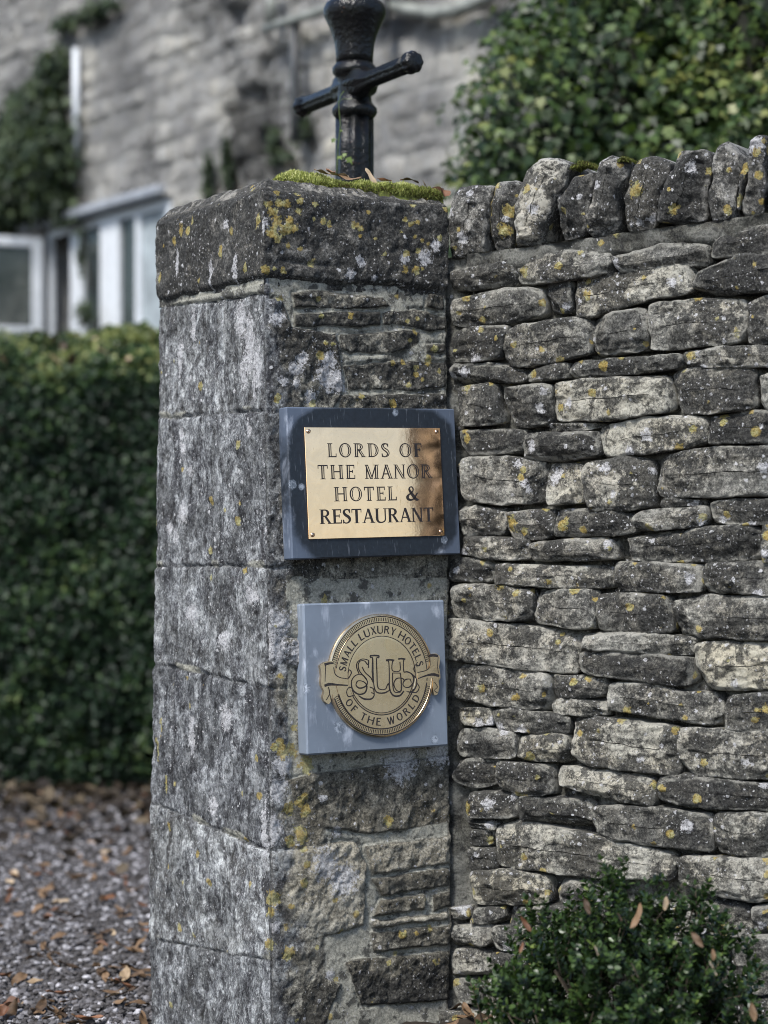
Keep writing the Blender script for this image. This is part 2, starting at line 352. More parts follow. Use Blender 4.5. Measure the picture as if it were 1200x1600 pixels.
left_wht = C3([(760,510,30,2),(265,560,32,2),(285,670,34,2),(330,830,40,1),(190,1250,45,1.2),(230,1310,50,1),(870,1250,14,9),(770,30,40,2),(830,100,30,2),(800,240,34,2),(150,120,20,3),(330,150,36,3)]) + [(375,500,13,2.2),(388,535,16,2.5),(400,570,14,2.5),(380,580,12,2),(352,350,9,.8),(368,420,7,3),(330,430,7,3),(300,510,9,3),(280,560,9,3),(275,410,4,5),(285,800,16,1),(300,960,18,.8),(350,1000,18,.8),(390,930,18,.7),(405,1300,8,6),(415,1440,6,8),(350,1120,16,1.2),(300,1150,10,3),(330,1260,14,1)]
left_drk = C3([(500,260,22,4),(700,320,24,3),(330,770,15,2.5),(325,900,13,3),(460,980,14,4),(480,560,20,4),(590,540,18,3),(780,1020,16,3)]) + [(330,500,10,4),(345,540,6,5),(270,900,22,1.4),(310,930,18,1.2),(350,1150,12,3),(300,1360,25,1),(350,1420,20,1.2),(390,1530,26,1.3),(330,1380,25,1)]
left_yel = [(255,1135,3,5),(250,1170,4,5),(262,1225,4,4),(270,1290,4,2),(248,435,5,2),(300,345,4,2),(283,360,5,2),(346,395,5,2),(385,420,4,2),(405,345,5,2)]

def spots_field(U, Z, spots, conv, Y):
    o = np.zeros(len(U))
    for sp in spots:
        u, z = conv(sp[0], sp[1]); r = sp[2] * Y / F; asp = sp[3] / sp[2] * sp[2] if False else 1.0
        a = sp[4] if len(sp) > 4 else 1.0
        d = np.hypot((U - u), (Z - z) / a) / r
        o = np.maximum(o, np.clip(1.0 - d * .5, 0, 1))
    return o
fix = lambda L: [(s[0], s[1], s[2], 0, s[3]) if len(s) == 4 else s for s in L]
left_wht = fix([(a, b, c, (d if d < 1.9e9 else d)) for a, b, c, d in [(s[0], s[1], s[2], s[3] if s[3] >= .6 else s[3] / .2126) for s in left_wht]])
left_drk = fix([(s[0], s[1], s[2], s[3] if s[3] >= .9 else s[3] / .2126) for s in left_drk]); left_yel = fix(left_yel)

def pier_shell(zs, grow, is_cap, seed):
    nl, nf, nr, nb = 150, 132, 14, 14
    q = lambda n: np.linspace(0, 1, n, endpoint=False)
    side = np.concatenate([np.full(nl, 0), np.full(nf, 1), np.full(nr, 2), np.full(nb, 3)]); t = np.concatenate([q(nl), q(nf), q(nr), q(nb)])
    nc, nrw = len(t), len(zs); rows = []; Us = []; Vs = []
    lerp = lambda z, a, b: np.interp(z, [.3, 1.55], [b, a])
    X = np.zeros((nrw, nc, 2)); Nn = np.zeros((nrw, nc, 2)); E = np.zeros((nrw, nc)); U = np.zeros((nrw, nc)); V = np.zeros((nrw, nc))
    for i, z in enumerate(zs):
        zz = min(max(z, 0.0), 1.6)
        c0 = np.array([(lerp(zz, 412, 424) - CX) / F * C0[1], C0[1]]); c1b = C0 + LD * PL
        c1 = np.array([(lerp(zz, 248, 234) - CX) / F * c1b[1], c1b[1]]); c2 = np.array([C2[0] + lerp(zz, 0, .006), C2[1]]); c3 = c1 + (c2 - c0)
        c0, c1, c2, c3 = c0 + (FN + LN) * grow, c1 + (LN - FN) * grow, c2 + (FN) * grow, c3 - FN * grow
        P = [c1, c0, c2, c3, c1]
        for s_ in range(4):
            k = side == s_; tt = t[k][:, None]; X[i, k] = P[s_] * (1 - tt) + P[s_ + 1] * tt
            ln = np.linalg.norm(P[s_ + 1] - P[s_]); d0 = t[k] * ln; d1 = ln - d0
            Nn[i, k] = [LN, FN, -LN, -FN][s_]
            rr = .012 + .010 * float(fbm(np.array([[z * 9, s_ * 3.0, seed]]), 2)[0]) + (.02 * max(0, .25 - z) / .25)
            rr = max(rr * (.6 if is_cap else 1), .004)
            oth = [(FN * 0 - FN, FN), (LN, -LN), (FN, -FN), (-LN, LN)][s_]
            for d, on_ in ((d0, oth[0]), (d1, oth[1])):
                wb_ = np.clip(.5 - .5 * d / .014, 0, .5)[:, None]; Nn[i, k] = Nn[i, k] * (1 - wb_) + on_ * wb_
                w = np.clip((rr - d) / rr, 0, 1); E[i, k] -= rr * (1 - np.sqrt(np.clip(1 - w * w, 0, 1))) * .55
            if s_ == 0: V[i, k] = d1
            if s_ == 1: U[i, k] = d0
    Z = np.repeat(np.asarray(zs)[:, None], nc, 1)
    P3 = np.concatenate([X, Z[..., None]], 2).reshape(-1, 3); sd = np.tile(side, nrw); u = U.ravel(); v_ = V.ravel(); z = Z.ravel(); e = E.ravel()
    disp = .0045 * fbm(P3 * 14 + seed, 3) + .0035 * fbm(P3 * 48 + seed, 3) + .0012 * perlin(P3 * 160)
    mort = np.zeros(len(P3)); rnd = np.full(len(P3), .5)
    isf, isl = sd == 1, sd == 0
    if not is_cap:
        # coursed blocks on the left face (and the hidden faces)
        vv = np.where(isl, v_, np.where(isf, 0, PL)); wig = .004 * fbm(P3 * 11 + 5, 3); bl = np.zeros(len(P3))
        for k in range(5):
            dz = z - (joint_h(k, vv) + wig); bl += dz < 0
            g = np.exp(-(dz / .0042) ** 2) * np.clip(.75 + 1.1 * fbm(P3 * 13 + 31, 2), .1, 1)
            sm = np.exp(-((dz - .006) / .016) ** 2) * np.clip(.4 + 1.6 * fbm(P3 * 8 + 3, 2), 0, 1)
            lf = np.where(isf, sstep(.14, .02, u), 1.0)
            disp -= lf * g * .0065; disp += lf * sm * .001; mort = np.maximum(mort, lf * (sm * .62))
        off = np.array([0, .001, .002, .0015, .005, .004]); disp += off[bl.astype(int)] * np.where(isf, .4, 1)
        rnd = np.array([.62, .35, .52, .22, .75, .44])[bl.astype(int)]
        # mortar band under the cap with a wavering lower edge
        bz = 1.531 + np.where(isl, v_ * .035, 0) + .006 * fbm(P3 * 10, 2)
        band = (z > bz) & (isl | (isf & (u < .12))); disp = np.where(band, .002 + disp * .35, disp); mort = np.where(band, 1.0, mort)
        disp -= .006 * np.exp(-((z - bz) / .003) ** 2) * (isl | (isf & (u < .08))); disp -= .006 * (z > 1.552)
        # scraped bands across the lower left face
        disp += isl * .004 * np.abs(perlin(np.stack([v_ * 9, z * 26 + v_ * 9, z * 0], 1))) * sstep(1.0, .7, z)
        # two vertical joints of the lower left face
        for v0, za, zb in ((.30, .49, .76), (.41, .50, .77), (.27, 0, .19)):
            disp -= isl * .004 * np.exp(-((v_ - v0 - .004 * perlin(P3 * 20)) / .003) ** 2) * (z > za) * (z < zb)
        # rubble and smeared mortar of the front face
        fi = np.where(isf)[0]; q2 = np.stack([u[fi], z[fi]], 1); q2 = q2 + .0035 * np.stack([fbm(P3[fi] * 30 + 9, 3), fbm(P3[fi] * 30 + 77, 3)], 1)
        best = np.full(len(fi), 1e9); who = np.full(len(fi), -1)
        for k, poly in enumerate(front_stones):
            d = poly_sdf(q2, poly); m_ = d < best; best = np.where(m_, d, best); who = np.where(m_, k, who)
        hh = rng.uniform(-.002, .003, len(front_stones)); hh[8] = .003; rr_ = rng.uniform(.25, .75, len(front_stones))
        ins = sstep(.003, -.006, best); quo = sstep(.06, .03, u[fi]) * (z[fi] < 1.3)
        mh = -.0035 + .006 * fbm(P3[fi] * 9 + 40, 2) + .0015 * fbm(P3[fi] * 60, 2)
        crack = np.exp(-((best - .001) / .0028) ** 2) * np.clip(.45 + 1.3 * fbm(P3[fi] * 10 + 60, 2), 0, 1)
        fd = ins * (hh[who] + disp[fi] * 1.3) + (1 - ins) * mh - crack * .006
        # plain smeared stone below the traced pieces
        low = sstep(.62, .50, z[fi]) * sstep(.16, .10, u[fi]); mid = ((z[fi] < 1.27) & (z[fi] > .62)) * 1.0
        keep = np.clip(np.maximum(np.maximum(quo, sstep(.022, .004, u[fi])), np.maximum(low, mid * (who < 9))), 0, 1)
        disp[fi] = fd * (1 - keep) + disp[fi] * keep
        mort[fi] = np.clip((1 - ins) * (1 - keep) * 1.0 + mid * (1 - quo) * .25 + low * .3, 0, 1); rnd[fi] = np.where(ins > .5, rr_[who], .5)
        disp[fi] += .006 * np.exp(-((z[fi] - .86) / .05) ** 2) * np.clip(fbm(P3[fi] * 8, 2) + .3, 0, 1)
    else:
        chip = np.clip(fbm(P3 * 20 + 2, 3) - .25, 0, 1); disp -= chip * .012 * sstep(1.59, 1.56, z) + chip * .012 * sstep(1.71, 1.74, z)
        disp -= .012 * sstep(.016, 0, z - (1.557 + .005 * fbm(P3 * 9, 2))) ; disp -= .007 * sstep(1.722, 1.742, z)
        disp += -.006 * np.exp(-((z - 1.595 - .006 * perlin(P3 * 7)) / .006) ** 2) * isf * sstep(.02, .06, u) * sstep(.2, .15, u)
    d = disp + e
    Nf = Nn.reshape(-1, 2); P3 = P3.copy(); P3[:, :2] += Nf * d[:, None]
    yel = np.zeros(len(P3)); wht = np.zeros(len(P3)); drk = np.zeros(len(P3))
    yel[isf] = spots_field(u[isf], z[isf], yel_spots, front_uz, 4.2); wht[isf] = spots_field(u[isf], z[isf], wht_spots, front_uz, 4.2)
    yel[isl] = spots_field(v_[isl], z[isl], left_yel, left_vz, 4.3); wht[isl] = spots_field(v_[isl], z[isl], left_wht, left_vz, 4.3)
    # spots of the front face that wrap round the arris
    yel[isl] = np.maximum(yel[isl], spots_field(-v_[isl], z[isl], yel_spots, front_uz, 4.2))
    drk[isl] = spots_field(v_[isl], z[isl], left_drk, left_vz, 4.3)
    drk[isf] -= .5 * sstep(1.02, .85, z[isf]) * sstep(.15, .3, z[isf]); drk[isf] += .35 * sstep(1.58, 1.5, z[isf]) * sstep(1.28, 1.34, z[isf]) + .5 * np.exp(-((z[isf] - .56 + .05 * u[isf]) / .035) ** 2) * sstep(.08, .16, u[isf]) + .4 * sstep(.22, .12, z[isf]) + .25 * np.exp(-((z[isf] - .965) / .02) ** 2)
    lfa = np.where(isl, 1.0, np.where(isf, sstep(.062, .026, u + .05 * fbm(P3 * 16, 3)) * .95, 0.0)) * (1 if not is_cap else .55)
    f = np.arange(nc * (nrw - 1)).reshape(nrw - 1, nc); g = np.roll(f, -1, axis=1)
    faces = np.stack([f, g, g + nc, f + nc], -1).reshape(-1, 4)
    return P3, faces, dict(mort=mort, rnd=rnd, yel=yel, wht=wht, drk=drk, lf=lfa), nc

pier_c = C0 + FD * PW / 2 + LD * PL / 2
pier = thing('gate_pier', (*pier_c, 0), 'square weathered limestone gate pier carrying two plaques, lichen on its cap', 'gate pier')
P3, fc, at_, nc = pier_shell(np.arange(-.06, 1.566, .0033), 0.0, False, 1.0)
part('stonework', P3, fc, M['pier'], pier, attrs=at_)
# cap: side shell, then rings that close over the weathered top
P3, fc, at_, nc = pier_shell(np.arange(1.548, 1.735, .0033), .006, True, 4.0)
nr0 = len(P3) // nc; last = P3[-nc:]; cen = np.array([*pier_c, 0]); rings = []
for k, tt in enumerate((.02, .05, .09, .14, .22, .34, .5, .7, .9, .995)):
    p = last.copy(); p[:, :2] = last[:, :2] * (1 - tt) + cen[:2] * tt
    p[:, 2] = 1.735 + .022 * min(tt / .12, 1) + .012 * tt + .004 * fbm(p * 25, 3) + (.004 if tt > .05 else 0); rings.append(p)
V = np.concatenate([P3] + rings); R0 = np.arange(nr0 - 1, nr0 + len(rings) - 1)
extra = np.concatenate([np.stack([r * nc + np.arange(nc), r * nc + np.roll(np.arange(nc), -1), (r + 1) * nc + np.roll(np.arange(nc), -1), (r + 1) * nc + np.arange(nc)], -1) for r in R0])
pad = len(V) - len(P3); at2 = {k: np.concatenate([a, np.full(pad, {'rnd': .75, 'wht': .12}.get(k, 0.0))]) for k, a in at_.items()}
part('cap_stone', V, [np.concatenate([fc, extra])], M['cap'], pier, attrs=at2)

# ================================================================ DRY STONE WALL
WA = math.atan(.63); WD = np.array([math.cos(WA), -math.sin(WA)]); WN = np.array([-math.sin(WA), -math.cos(WA)]); WO = C2.copy()
WEND = .72
WD3, WN3 = np.array([*WD, 0]), np.array([*WN, 0])
def wsz(pts): return np.array([on_plane(p[0], p[1], WO, WD) for p in pts])
def resample(poly, step):
    poly = np.asarray(poly, float)
    for a_ in (.09, .22):
        nx = np.roll(poly, -1, 0); q = np.empty((len(poly) * 2, 2)); q[0::2] = poly * (1 - a_) + nx * a_; q[1::2] = poly * a_ + nx * (1 - a_); poly = q
    cl = np.vstack([poly, poly[:1]]); L = np.concatenate([[0], np.cumsum(np.hypot(*np.diff(cl, axis=0).T))]); n = max(28, int(L[-1] / step))
    x = np.linspace(0, L[-1], n, endpoint=False); return np.stack([np.interp(x, L, cl[:, 0]), np.interp(x, L, cl[:, 1])], 1)
def stone(poly, thick, seed, Rr=.013, step=.0055, tilt=.06, lift=.006, rough=1.0, cuts=8, yel=3, wht=3, back_scale=.9, grow=.0036):
    """irregular hewn stone: outline (s, z) on the wall plane -> world verts, quads, attrs"""
    r = np.random.default_rng(seed); poly = np.asarray(poly, float); pc_ = poly.mean(0); ex_ = np.abs(poly - pc_).max(0); poly = pc_ + (poly - pc_) * (1 + grow / ex_)
    if np.sum(poly[:, 0] * np.roll(poly[:, 1], -1) - np.roll(poly[:, 0], -1) * poly[:, 1]) < 0: poly = poly[::-1]
    rim = resample(poly, step); n = len(rim); c = rim.mean(0)
    w, ev = np.linalg.eigh(np.cov((rim - c).T)); ax = ev[:, 1]; pr = (rim - c) @ ax; pe = (rim - c) @ ev[:, 0]
    hl = max(0, (pr.max() - pr.min()) / 2 - (pe.max() - pe.min()) / 2 * .9); q = c + np.clip(pr, -hl, hl)[:, None] * ax
    tl = r.uniform(-tilt, tilt, 2); lf = r.uniform(-lift, lift); rows = []
    ds = np.linalg.norm(rim - q, axis=1); ts = np.concatenate([[0, .02, .045, .08, .13, .19], np.linspace(.27, .985, max(5, int(ds.max() / step / 1.1)))])
    for back, sc in ((-thick, back_scale), (-thick * .6, .96), (-thick * .3, .99), (-Rr * 1.6, 1.0)):
        p2 = q + (rim - q) * sc; rows.append(np.column_stack([p2, np.full(n, back)]))
    for t in ts:
        p2 = rim * (1 - t) + q * t; d = np.minimum(t * ds / Rr, 1); dep = -Rr * (1 - np.sqrt(np.clip(1 - (1 - d) ** 2, 0, 1))) + .004 * t
        rows.append(np.column_stack([p2, dep]))
    Pn = np.concatenate(rows); m = len(rows)
    Pn[:, 2] += (Pn[:, 2] > -thick * .5) * ((Pn[:, 0] - c[0]) * tl[0] + (Pn[:, 1] - c[1]) * tl[1] + lf)
    for _ in range(cuts):
        ph = r.uniform(0, 2 * np.pi); el = r.uniform(.25, .9); nn = np.array([np.cos(ph) * el, np.sin(ph) * el, np.sqrt(1 - el * el)])
        h = Pn @ nn; cut = h.max() - r.uniform(.003, .013); ex = np.maximum(h - cut, 0); Pn = Pn - ex[:, None] * nn * .9
    G = Pn + seed * 1.37; fr = (Pn[:, 2] > -thick * .5)
    nz = .0060 * fbm(G * 15, 3) + .0075 * np.abs(fbm(G * np.array([26, 40, 30]) + 5, 3)) + .0018 * perlin(G * 110) + .0030 * fbm(G * np.array([9, 70, 9]) + 3, 2)
    Pn[:, 2] += nz * rough * fr
    Pn[:, 0] += rough * (.0036 * fbm(G * 26 + 40, 3)); Pn[:, 1] += rough * (.0030 * fbm(G * 26 + 80, 3))
    Wp = np.array([WO[0], WO[1], 0]) + Pn[:, :1] * WD3 + Pn[:, 1:2] * UP + Pn[:, 2:3] * WN3
    i = np.arange(n); j = np.roll(i, -1); fcs = np.concatenate([np.stack([k * n + i, k * n + j, (k + 1) * n + j, (k + 1) * n + i], -1) for k in range(m - 1)])
    edg = np.concatenate([np.ones(4 * n)] + [np.full(n, max(0, 1 - t * ds.mean() / .016)) for t in ts]); y = np.zeros(len(Pn)); wv = np.zeros(len(Pn)); d_ = np.clip(.5 * fbm(G * 9, 2), 0, .5)
    for arr, cnt, lo, hi in ((y, yel, .003, .010), (wv, wht, .003, .012)):
        for _ in range(r.poisson(cnt)):
            k = r.integers(len(Pn)); rad = r.uniform(lo, hi) * (1.6 if r.random() < .15 else 1)
            np.maximum(arr, np.clip(1 - .5 * np.linalg.norm(Pn - Pn[k], axis=1) / rad, 0, 1), out=arr)
    return Wp, fcs, dict(rnd=np.full(len(Pn), r.uniform(.1, .9)), yel=y, wht=wv, drk=d_, mort=np.zeros(len(Pn)), edge=edg)

K4 = lambda pts: crop(pts, 680, 380, 520 / 1200)
K5 = lambda pts: crop(pts, 680, 880, 520 / 1200)
K2 = lambda pts: crop(pts, 600, 0, .5)
K7 = lambda pts: crop(pts, 680, 1250, 520 / 1200)
wall_px = [K2(p) for p in (
    [(210,850),(405,812),(400,893),(213,905)], [(407,808),(560,785),(700,783),(715,857),(405,890)], [(715,803),(860,765),(1008,762),(1018,828),(722,848)], [(1010,740),(1200,695),(1340,680),(1340,770),(1200,790),(1018,805)],
    [(215,938),(380,900),(490,902),(493,980),(400,1010),(225,1018)], [(497,885),(575,876),(578,974),(499,976)], [(584,868),(800,840),(900,830),(955,832),(963,915),(800,940),(650,985),(592,985)], [(967,855),(1100,800),(1200,788),(1330,770),(1330,890),(1200,908),(975,920)],
    [(197,1035),(385,1015),(355,1120),(210,1130)], [(362,1052),(420,1015),(640,990),(642,1103),(480,1140),(385,1143)], [(647,990),(720,975),(818,960),(823,1092),(650,1113)], [(828,952),(960,935),(1122,935),(1122,1068),(828,1093)], [(1135,945),(1200,920),(1300,905),(1300,1060),(1140,1073)])]
wall_px += [K4(p) for p in (
    [(80,437),(315,432),(318,498),(65,505)], [(322,460),(468,432),(473,485),(324,499)], [(478,432),(700,415),(885,402),(888,448),(700,470),(480,486)], [(895,387),(1000,378),(1200,372),(1330,368),(1330,430),(1200,440),(902,446)],
    [(92,522),(150,507),(212,507),(233,648),(97,658)], [(232,522),(418,507),(413,653),(265,663)], [(432,500),(560,490),(838,476),(856,603),(640,635),(427,638)], [(847,462),(960,450),(1152,450),(1152,593),(980,610),(872,613)], [(1160,478),(1200,468),(1320,460),(1320,600),(1167,593)], [(380,650),(600,646),(608,664),(382,680)],
    [(95,677),(318,672),(305,755),(112,763)], [(307,700),(370,685),(578,682),(588,763),(460,783),(317,783)], [(585,665),(760,630),(973,622),(973,723),(760,755),(602,768)], [(982,622),(1060,608),(1200,603),(1300,600),(1300,715),(1200,715),(987,723)],
    [(105,772),(240,770),(383,790),(388,933),(240,940),(107,928)], [(392,797),(523,797),(528,933),(402,943)], [(527,795),(660,775),(778,783),(783,953),(660,965),(547,962)], [(792,770),(980,738),(1200,733),(1330,728),(1330,905),(1200,908),(802,916)], [(812,926),(958,926),(953,953),(812,953)],
    [(97,947),(248,957),(238,1053),(97,1048)], [(247,972),(423,962),(418,1068),(247,1058)], [(427,957),(600,960),(713,977),(713,1048),(427,1058)], [(712,967),(850,955),(973,947),(963,1018),(717,1038)], [(982,935),(1100,922),(1200,924),(1310,925),(1310,1008),(1200,1012),(987,1008)],
    [(97,1060),(333,1067),(338,1143),(200,1140),(97,1120)], [(342,1083),(500,1065),(638,1062),(660,1138),(347,1148)], [(683,1060),(800,1040),(1000,1022),(1160,1022),(1163,1148),(900,1150),(692,1138)], [(1174,1022),(1300,1012),(1300,1150),(1177,1150)])]
wall_px += [K5(p) for p in (
    [(65,-12),(120,-18),(208,-5),(203,68),(70,63)], [(212,2),(400,12),(618,12),(627,88),(420,85),(212,73)], [(630,-3),(953,7),(948,103),(800,105),(637,93)], [(962,5),(1200,-5),(1320,-10),(1320,110),(1200,110),(957,103)],
    [(77,77),(348,87),(343,208),(200,205),(77,198)], [(357,92),(573,97),(573,238),(357,218)], [(577,115),(680,108),(848,122),(853,248),(720,250),(580,238)], [(855,135),(960,118),(1200,122),(1330,120),(1330,278),(1200,275),(867,263)],
    [(52,202),(300,225),(518,252),(503,398),(300,380),(52,343)], [(532,255),(700,250),(933,272),(928,338),(720,322),(532,308)], [(512,322),(700,325),(933,347),(928,430),(860,442),(700,420),(517,400)], [(932,293),(1060,283),(1200,287),(1300,287),(1300,463),(1200,458),(947,453)],
    [(82,370),(250,375),(413,407),(403,533),(240,520),(82,488)], [(417,407),(608,412),(612,483),(414,483)], [(414,489),(612,491),(612,550),(422,543)], [(620,435),(720,428),(835,445),(870,462),(1023,467),(1028,588),(820,560),(622,528)], [(1037,483),(1200,467),(1310,465),(1310,612),(1200,610),(1042,598)],
    [(87,527),(197,527),(197,588),(87,578)], [(200,527),(330,535),(478,557),(473,618),(330,612),(202,598)], [(489,560),(560,557),(700,570),(873,592),(873,763),(680,745),(550,730),(492,700)], [(864,597),(1000,600),(1200,612),(1320,615),(1320,785),(1200,780),(872,763)],
    [(97,603),(180,597),(278,617),(283,703),(102,698)], [(290,627),(468,622),(488,723),(292,708)],
    [(82,715),(160,706),(216,710),(213,803),(130,812),(90,790)], [(224,717),(416,737),(413,838),(227,828)], [(427,737),(600,740),(783,778),(788,873),(680,865),(550,830),(432,798)], [(792,770),(900,765),(1200,802),(1320,808),(1320,900),(1200,893),(960,880),(797,853)],
    [(112,828),(288,827),(293,918),(117,918)], [(299,842),(553,857),(558,948),(302,933)], [(562,880),(760,880),(998,912),(998,1038),(820,1020),(572,988)], [(1002,897),(1200,907),(1310,910),(1310,1063),(1200,1058),(1012,1048)],
    [(112,927),(213,927),(213,960),(112,960)], [(112,967),(205,967),(203,1023),(112,1023)], [(112,1030),(205,1032),(207,1118),(117,1118)])]
wall_px += [K7(p) for p in (
    [(215,90),(300,80),(560,130),(860,195),(865,290),(600,285),(400,262),(213,240)], [(870,205),(1200,218),(1320,222),(1320,375),(1200,372),(1000,345),(875,300)],
    [(117,265),(250,255),(398,285),(405,375),(250,380),(122,373)], [(432,292),(640,300),(640,372),(442,368)],
    [(32,397),(113,387),(113,433),(37,438)], [(120,388),(233,387),(238,443),(127,448)], [(242,392),(328,392),(328,448),(247,453)], [(335,385),(560,385),(560,455),(335,455)], [(565,385),(780,385),(780,460),(565,460)], [(785,385),(975,372),(975,480),(785,475)], [(982,372),(1128,387),(1128,488),(982,488)], [(1142,387),(1200,382),(1310,380),(1310,490),(1147,488)],
    [(62,457),(188,452),(188,528),(67,528)], [(195,457),(420,460),(420,540),(195,540)], [(425,462),(700,465),(700,560),(425,560)], [(705,468),(960,485),(960,580),(705,580)], [(965,495),(1310,498),(1310,600),(965,600)],
    [(62,542),(188,537),(188,638),(72,638)], [(195,548),(460,548),(460,640),(195,640)], [(465,566),(800,570),(800,670),(465,665)], [(805,588),(1310,606),(1310,720),(805,700)],
    [(66,647),(163,660),(163,733),(87,735)], [(170,648),(440,650),(440,760),(170,760)], [(445,672),(780,678),(780,800),(445,800)], [(785,706),(1310,726),(1310,850),(785,830)], [(66,742),(200,768),(430,770),(430,860),(66,860)], [(440,810),(780,815),(780,900),(440,900)])]
wall = thing('dry_stone_wall', (*(WO + WD * .36 - WN * .2), 0), 'long dry stone wall of lichened grey rubble with upright coping stones, running right from the pier', 'stone wall')
mb_v, mb_f, mb_a, nv = [], [], {k: [] for k in ('rnd', 'yel', 'wht', 'drk', 'mort', 'edge')}, 0
for k, p in enumerate(wall_px):
    p = [(x - 9 if x < 726 else x, y) for x, y in p]; sz = wsz(p); sz[:, 0] = np.minimum(sz[:, 0], WEND + .012 * math.sin(k * 2.1))
    hgt = np.ptp(sz[:, 1]); yl = 1.3 * hgt / .08
    a, f_, t_ = stone(sz, .11, 100 + k, Rr=min(.0065, hgt * .14), yel=yl, wht=1.1, tilt=.07, lift=.006)
    t_['rnd'][:] = .74 + .1 * math.sin(k) if k in (28, 29, 25, 49, 52, 58, 60, 61, 63, 66, 75, 77, 6, 19) else .18 if k in (8, 13, 26, 23, 24, 69, 67, 51, 64, 7, 3, 41) else .3 + .35 * ((k * .618) % 1)
    mb_v.append(a); mb_f.append(f_ + nv); nv += len(a)
    for q_ in mb_a: mb_a[q_].append(t_[q_])
# end return and back of the wall: the same rubble, rougher grid
part('stonework', np.concatenate(mb_v), np.concatenate(mb_f), M['wall'], wall, attrs={k: np.concatenate(a) for k, a in mb_a.items()})
# mortar and hearting behind the face stones
gs, gz = np.arange(-.045, WEND - .015, .008), np.arange(-.08, 1.68, .008)
S_, Z_ = np.meshgrid(gs, gz); q = np.column_stack([S_.ravel(), Z_.ravel(), S_.ravel() * 0]); top = 1.555
dep = -.042 + .014 * fbm(q * 14, 3) + .004 * fbm(q * 50, 3) + .022 * sstep(.030, -.004, q[:, 0] - .004) + .038 * sstep(1.575, 1.60, q[:, 1] - .05 * q[:, 0]) * sstep(.0, .05, q[:, 0])
topz = np.minimum(q[:, 1], 1.632 + .05 * q[:, 0])
Wf = np.array([WO[0], WO[1], 0]) + q[:, :1] * WD3 + topz[:, None] * UP + dep[:, None] * WN3
ns, nz_ = len(gs), len(gz); f = (np.arange(nz_ - 1)[:, None] * ns + np.arange(ns - 1)); core_f = np.stack([f, f + 1, f + ns + 1, f + ns], -1).reshape(-1, 4)
Wb = np.array([WO[0], WO[1], 0]) + q[:, :1] * WD3 + topz[:, None] * UP + (-.40 + .012 * fbm(q * 14 + 4, 3))[:, None] * WN3
nW = len(Wf); rim_i = np.concatenate([np.arange(ns), np.arange(1, nz_) * ns + ns - 1, (nz_ - 1) * ns + np.arange(ns - 2, -1, -1), np.arange(nz_ - 2, 0, -1) * ns]); rj = np.roll(rim_i, -1)
hf = np.concatenate([core_f, (core_f + nW)[:, ::-1], np.stack([rj, rim_i, rim_i + nW, rj + nW], -1)])
zz = np.zeros(2 * nW)
part('mortar_core', np.concatenate([Wf, Wb]), hf, M['core'], wall, attrs=dict(rnd=zz + .5, yel=zz, wht=zz, drk=zz, mort=np.concatenate([np.clip(.5 + fbm(q * 7, 2) + .15 * sstep(.06, .0, q[:, 0]), 0, 1) * .9, np.full(nW, .5)])))
# coping stones set on edge
cop = [[(215,575),(335,572),(330,650),(305,800),(190,812),(195,690)], [(345,560),(425,560),(410,680),(385,785),(300,780),(320,650)], [(440,530),(480,492),(540,488),(582,520),(525,650),(482,775),(400,772),(410,640)],
       [(585,548),(655,530),(650,610),(620,740),(545,772),(530,700),(545,620)], [(658,500),(700,476),(765,500),(722,620),(720,720),(640,755),(630,690),(655,570)], [(772,495),(830,476),(885,497),(850,620),(818,725),(735,735),(730,610)],
       [(910,468),(1000,460),(1014,500),(1000,610),(992,690),(920,707),(833,690),(850,630)], [(1024,455),(1055,427),(1102,480),(1108,530),(1090,690),(1020,697),(1005,630)], [(1112,508),(1136,492),(1128,560),(1100,660),(1094,640)],
       [(1140,440),(1165,420),(1192,416),(1188,560),(1175,665),(1100,690),(1110,640),(1132,560)], [(1196,402),(1260,390),(1300,430),(1290,560),(1270,660),(1190,672),(1192,560)], [(1310,410),(1370,390),(1420,430),(1400,560),(1380,645),(1292,660)], [(1430,400),(1500,400),(1520,520),(1490,630),(1395,645)]]
clabels = ['squat square coping stone, leftmost of the row, against the pier cap', 'narrow coping stone streaked with ochre lichen, second from the pier', 'broad pale coping stone with a rounded top and an ochre fleck', 'low slanting coping stone with a moss tuft on its top', 'coping stone with a rounded top between mossy stone and speckled one', 'white-speckled rounded coping stone with dotted ochre base', 'dark broad flat-topped coping stone with ochre dots down its middle', 'tall narrow pointed coping stone right of the dark broad one', 'thin sliver of coping stone wedged between two tall ones', 'tall coping stone with an ochre stripe near the right end']
for k, p in enumerate(cop):
    a, f_, t_ = stone(wsz(K2(p)), .30, 500 + k, Rr=.02, tilt=.10, lift=.012, yel=6 if k in (1, 6, 9) else 2, wht=2, cuts=6, back_scale=.95, rough=1.2, grow=-.0012)
    t_['rnd'][:] = (.5, .45, .85, .3, .6, .7, .12, .5, .6, .45, .5, .4, .6)[k]
    if k in (1,): t_['yel'] = np.maximum(t_['yel'], np.clip(.75 + .5 * fbm(a * 30, 2), 0, 1) * (np.abs(fbm(a * 12, 2)) < .12))
    o = part('coping_stone', a, f_, M['coping'], wall, attrs=t_)
    if k < len(clabels): o['label'] = clabels[k]

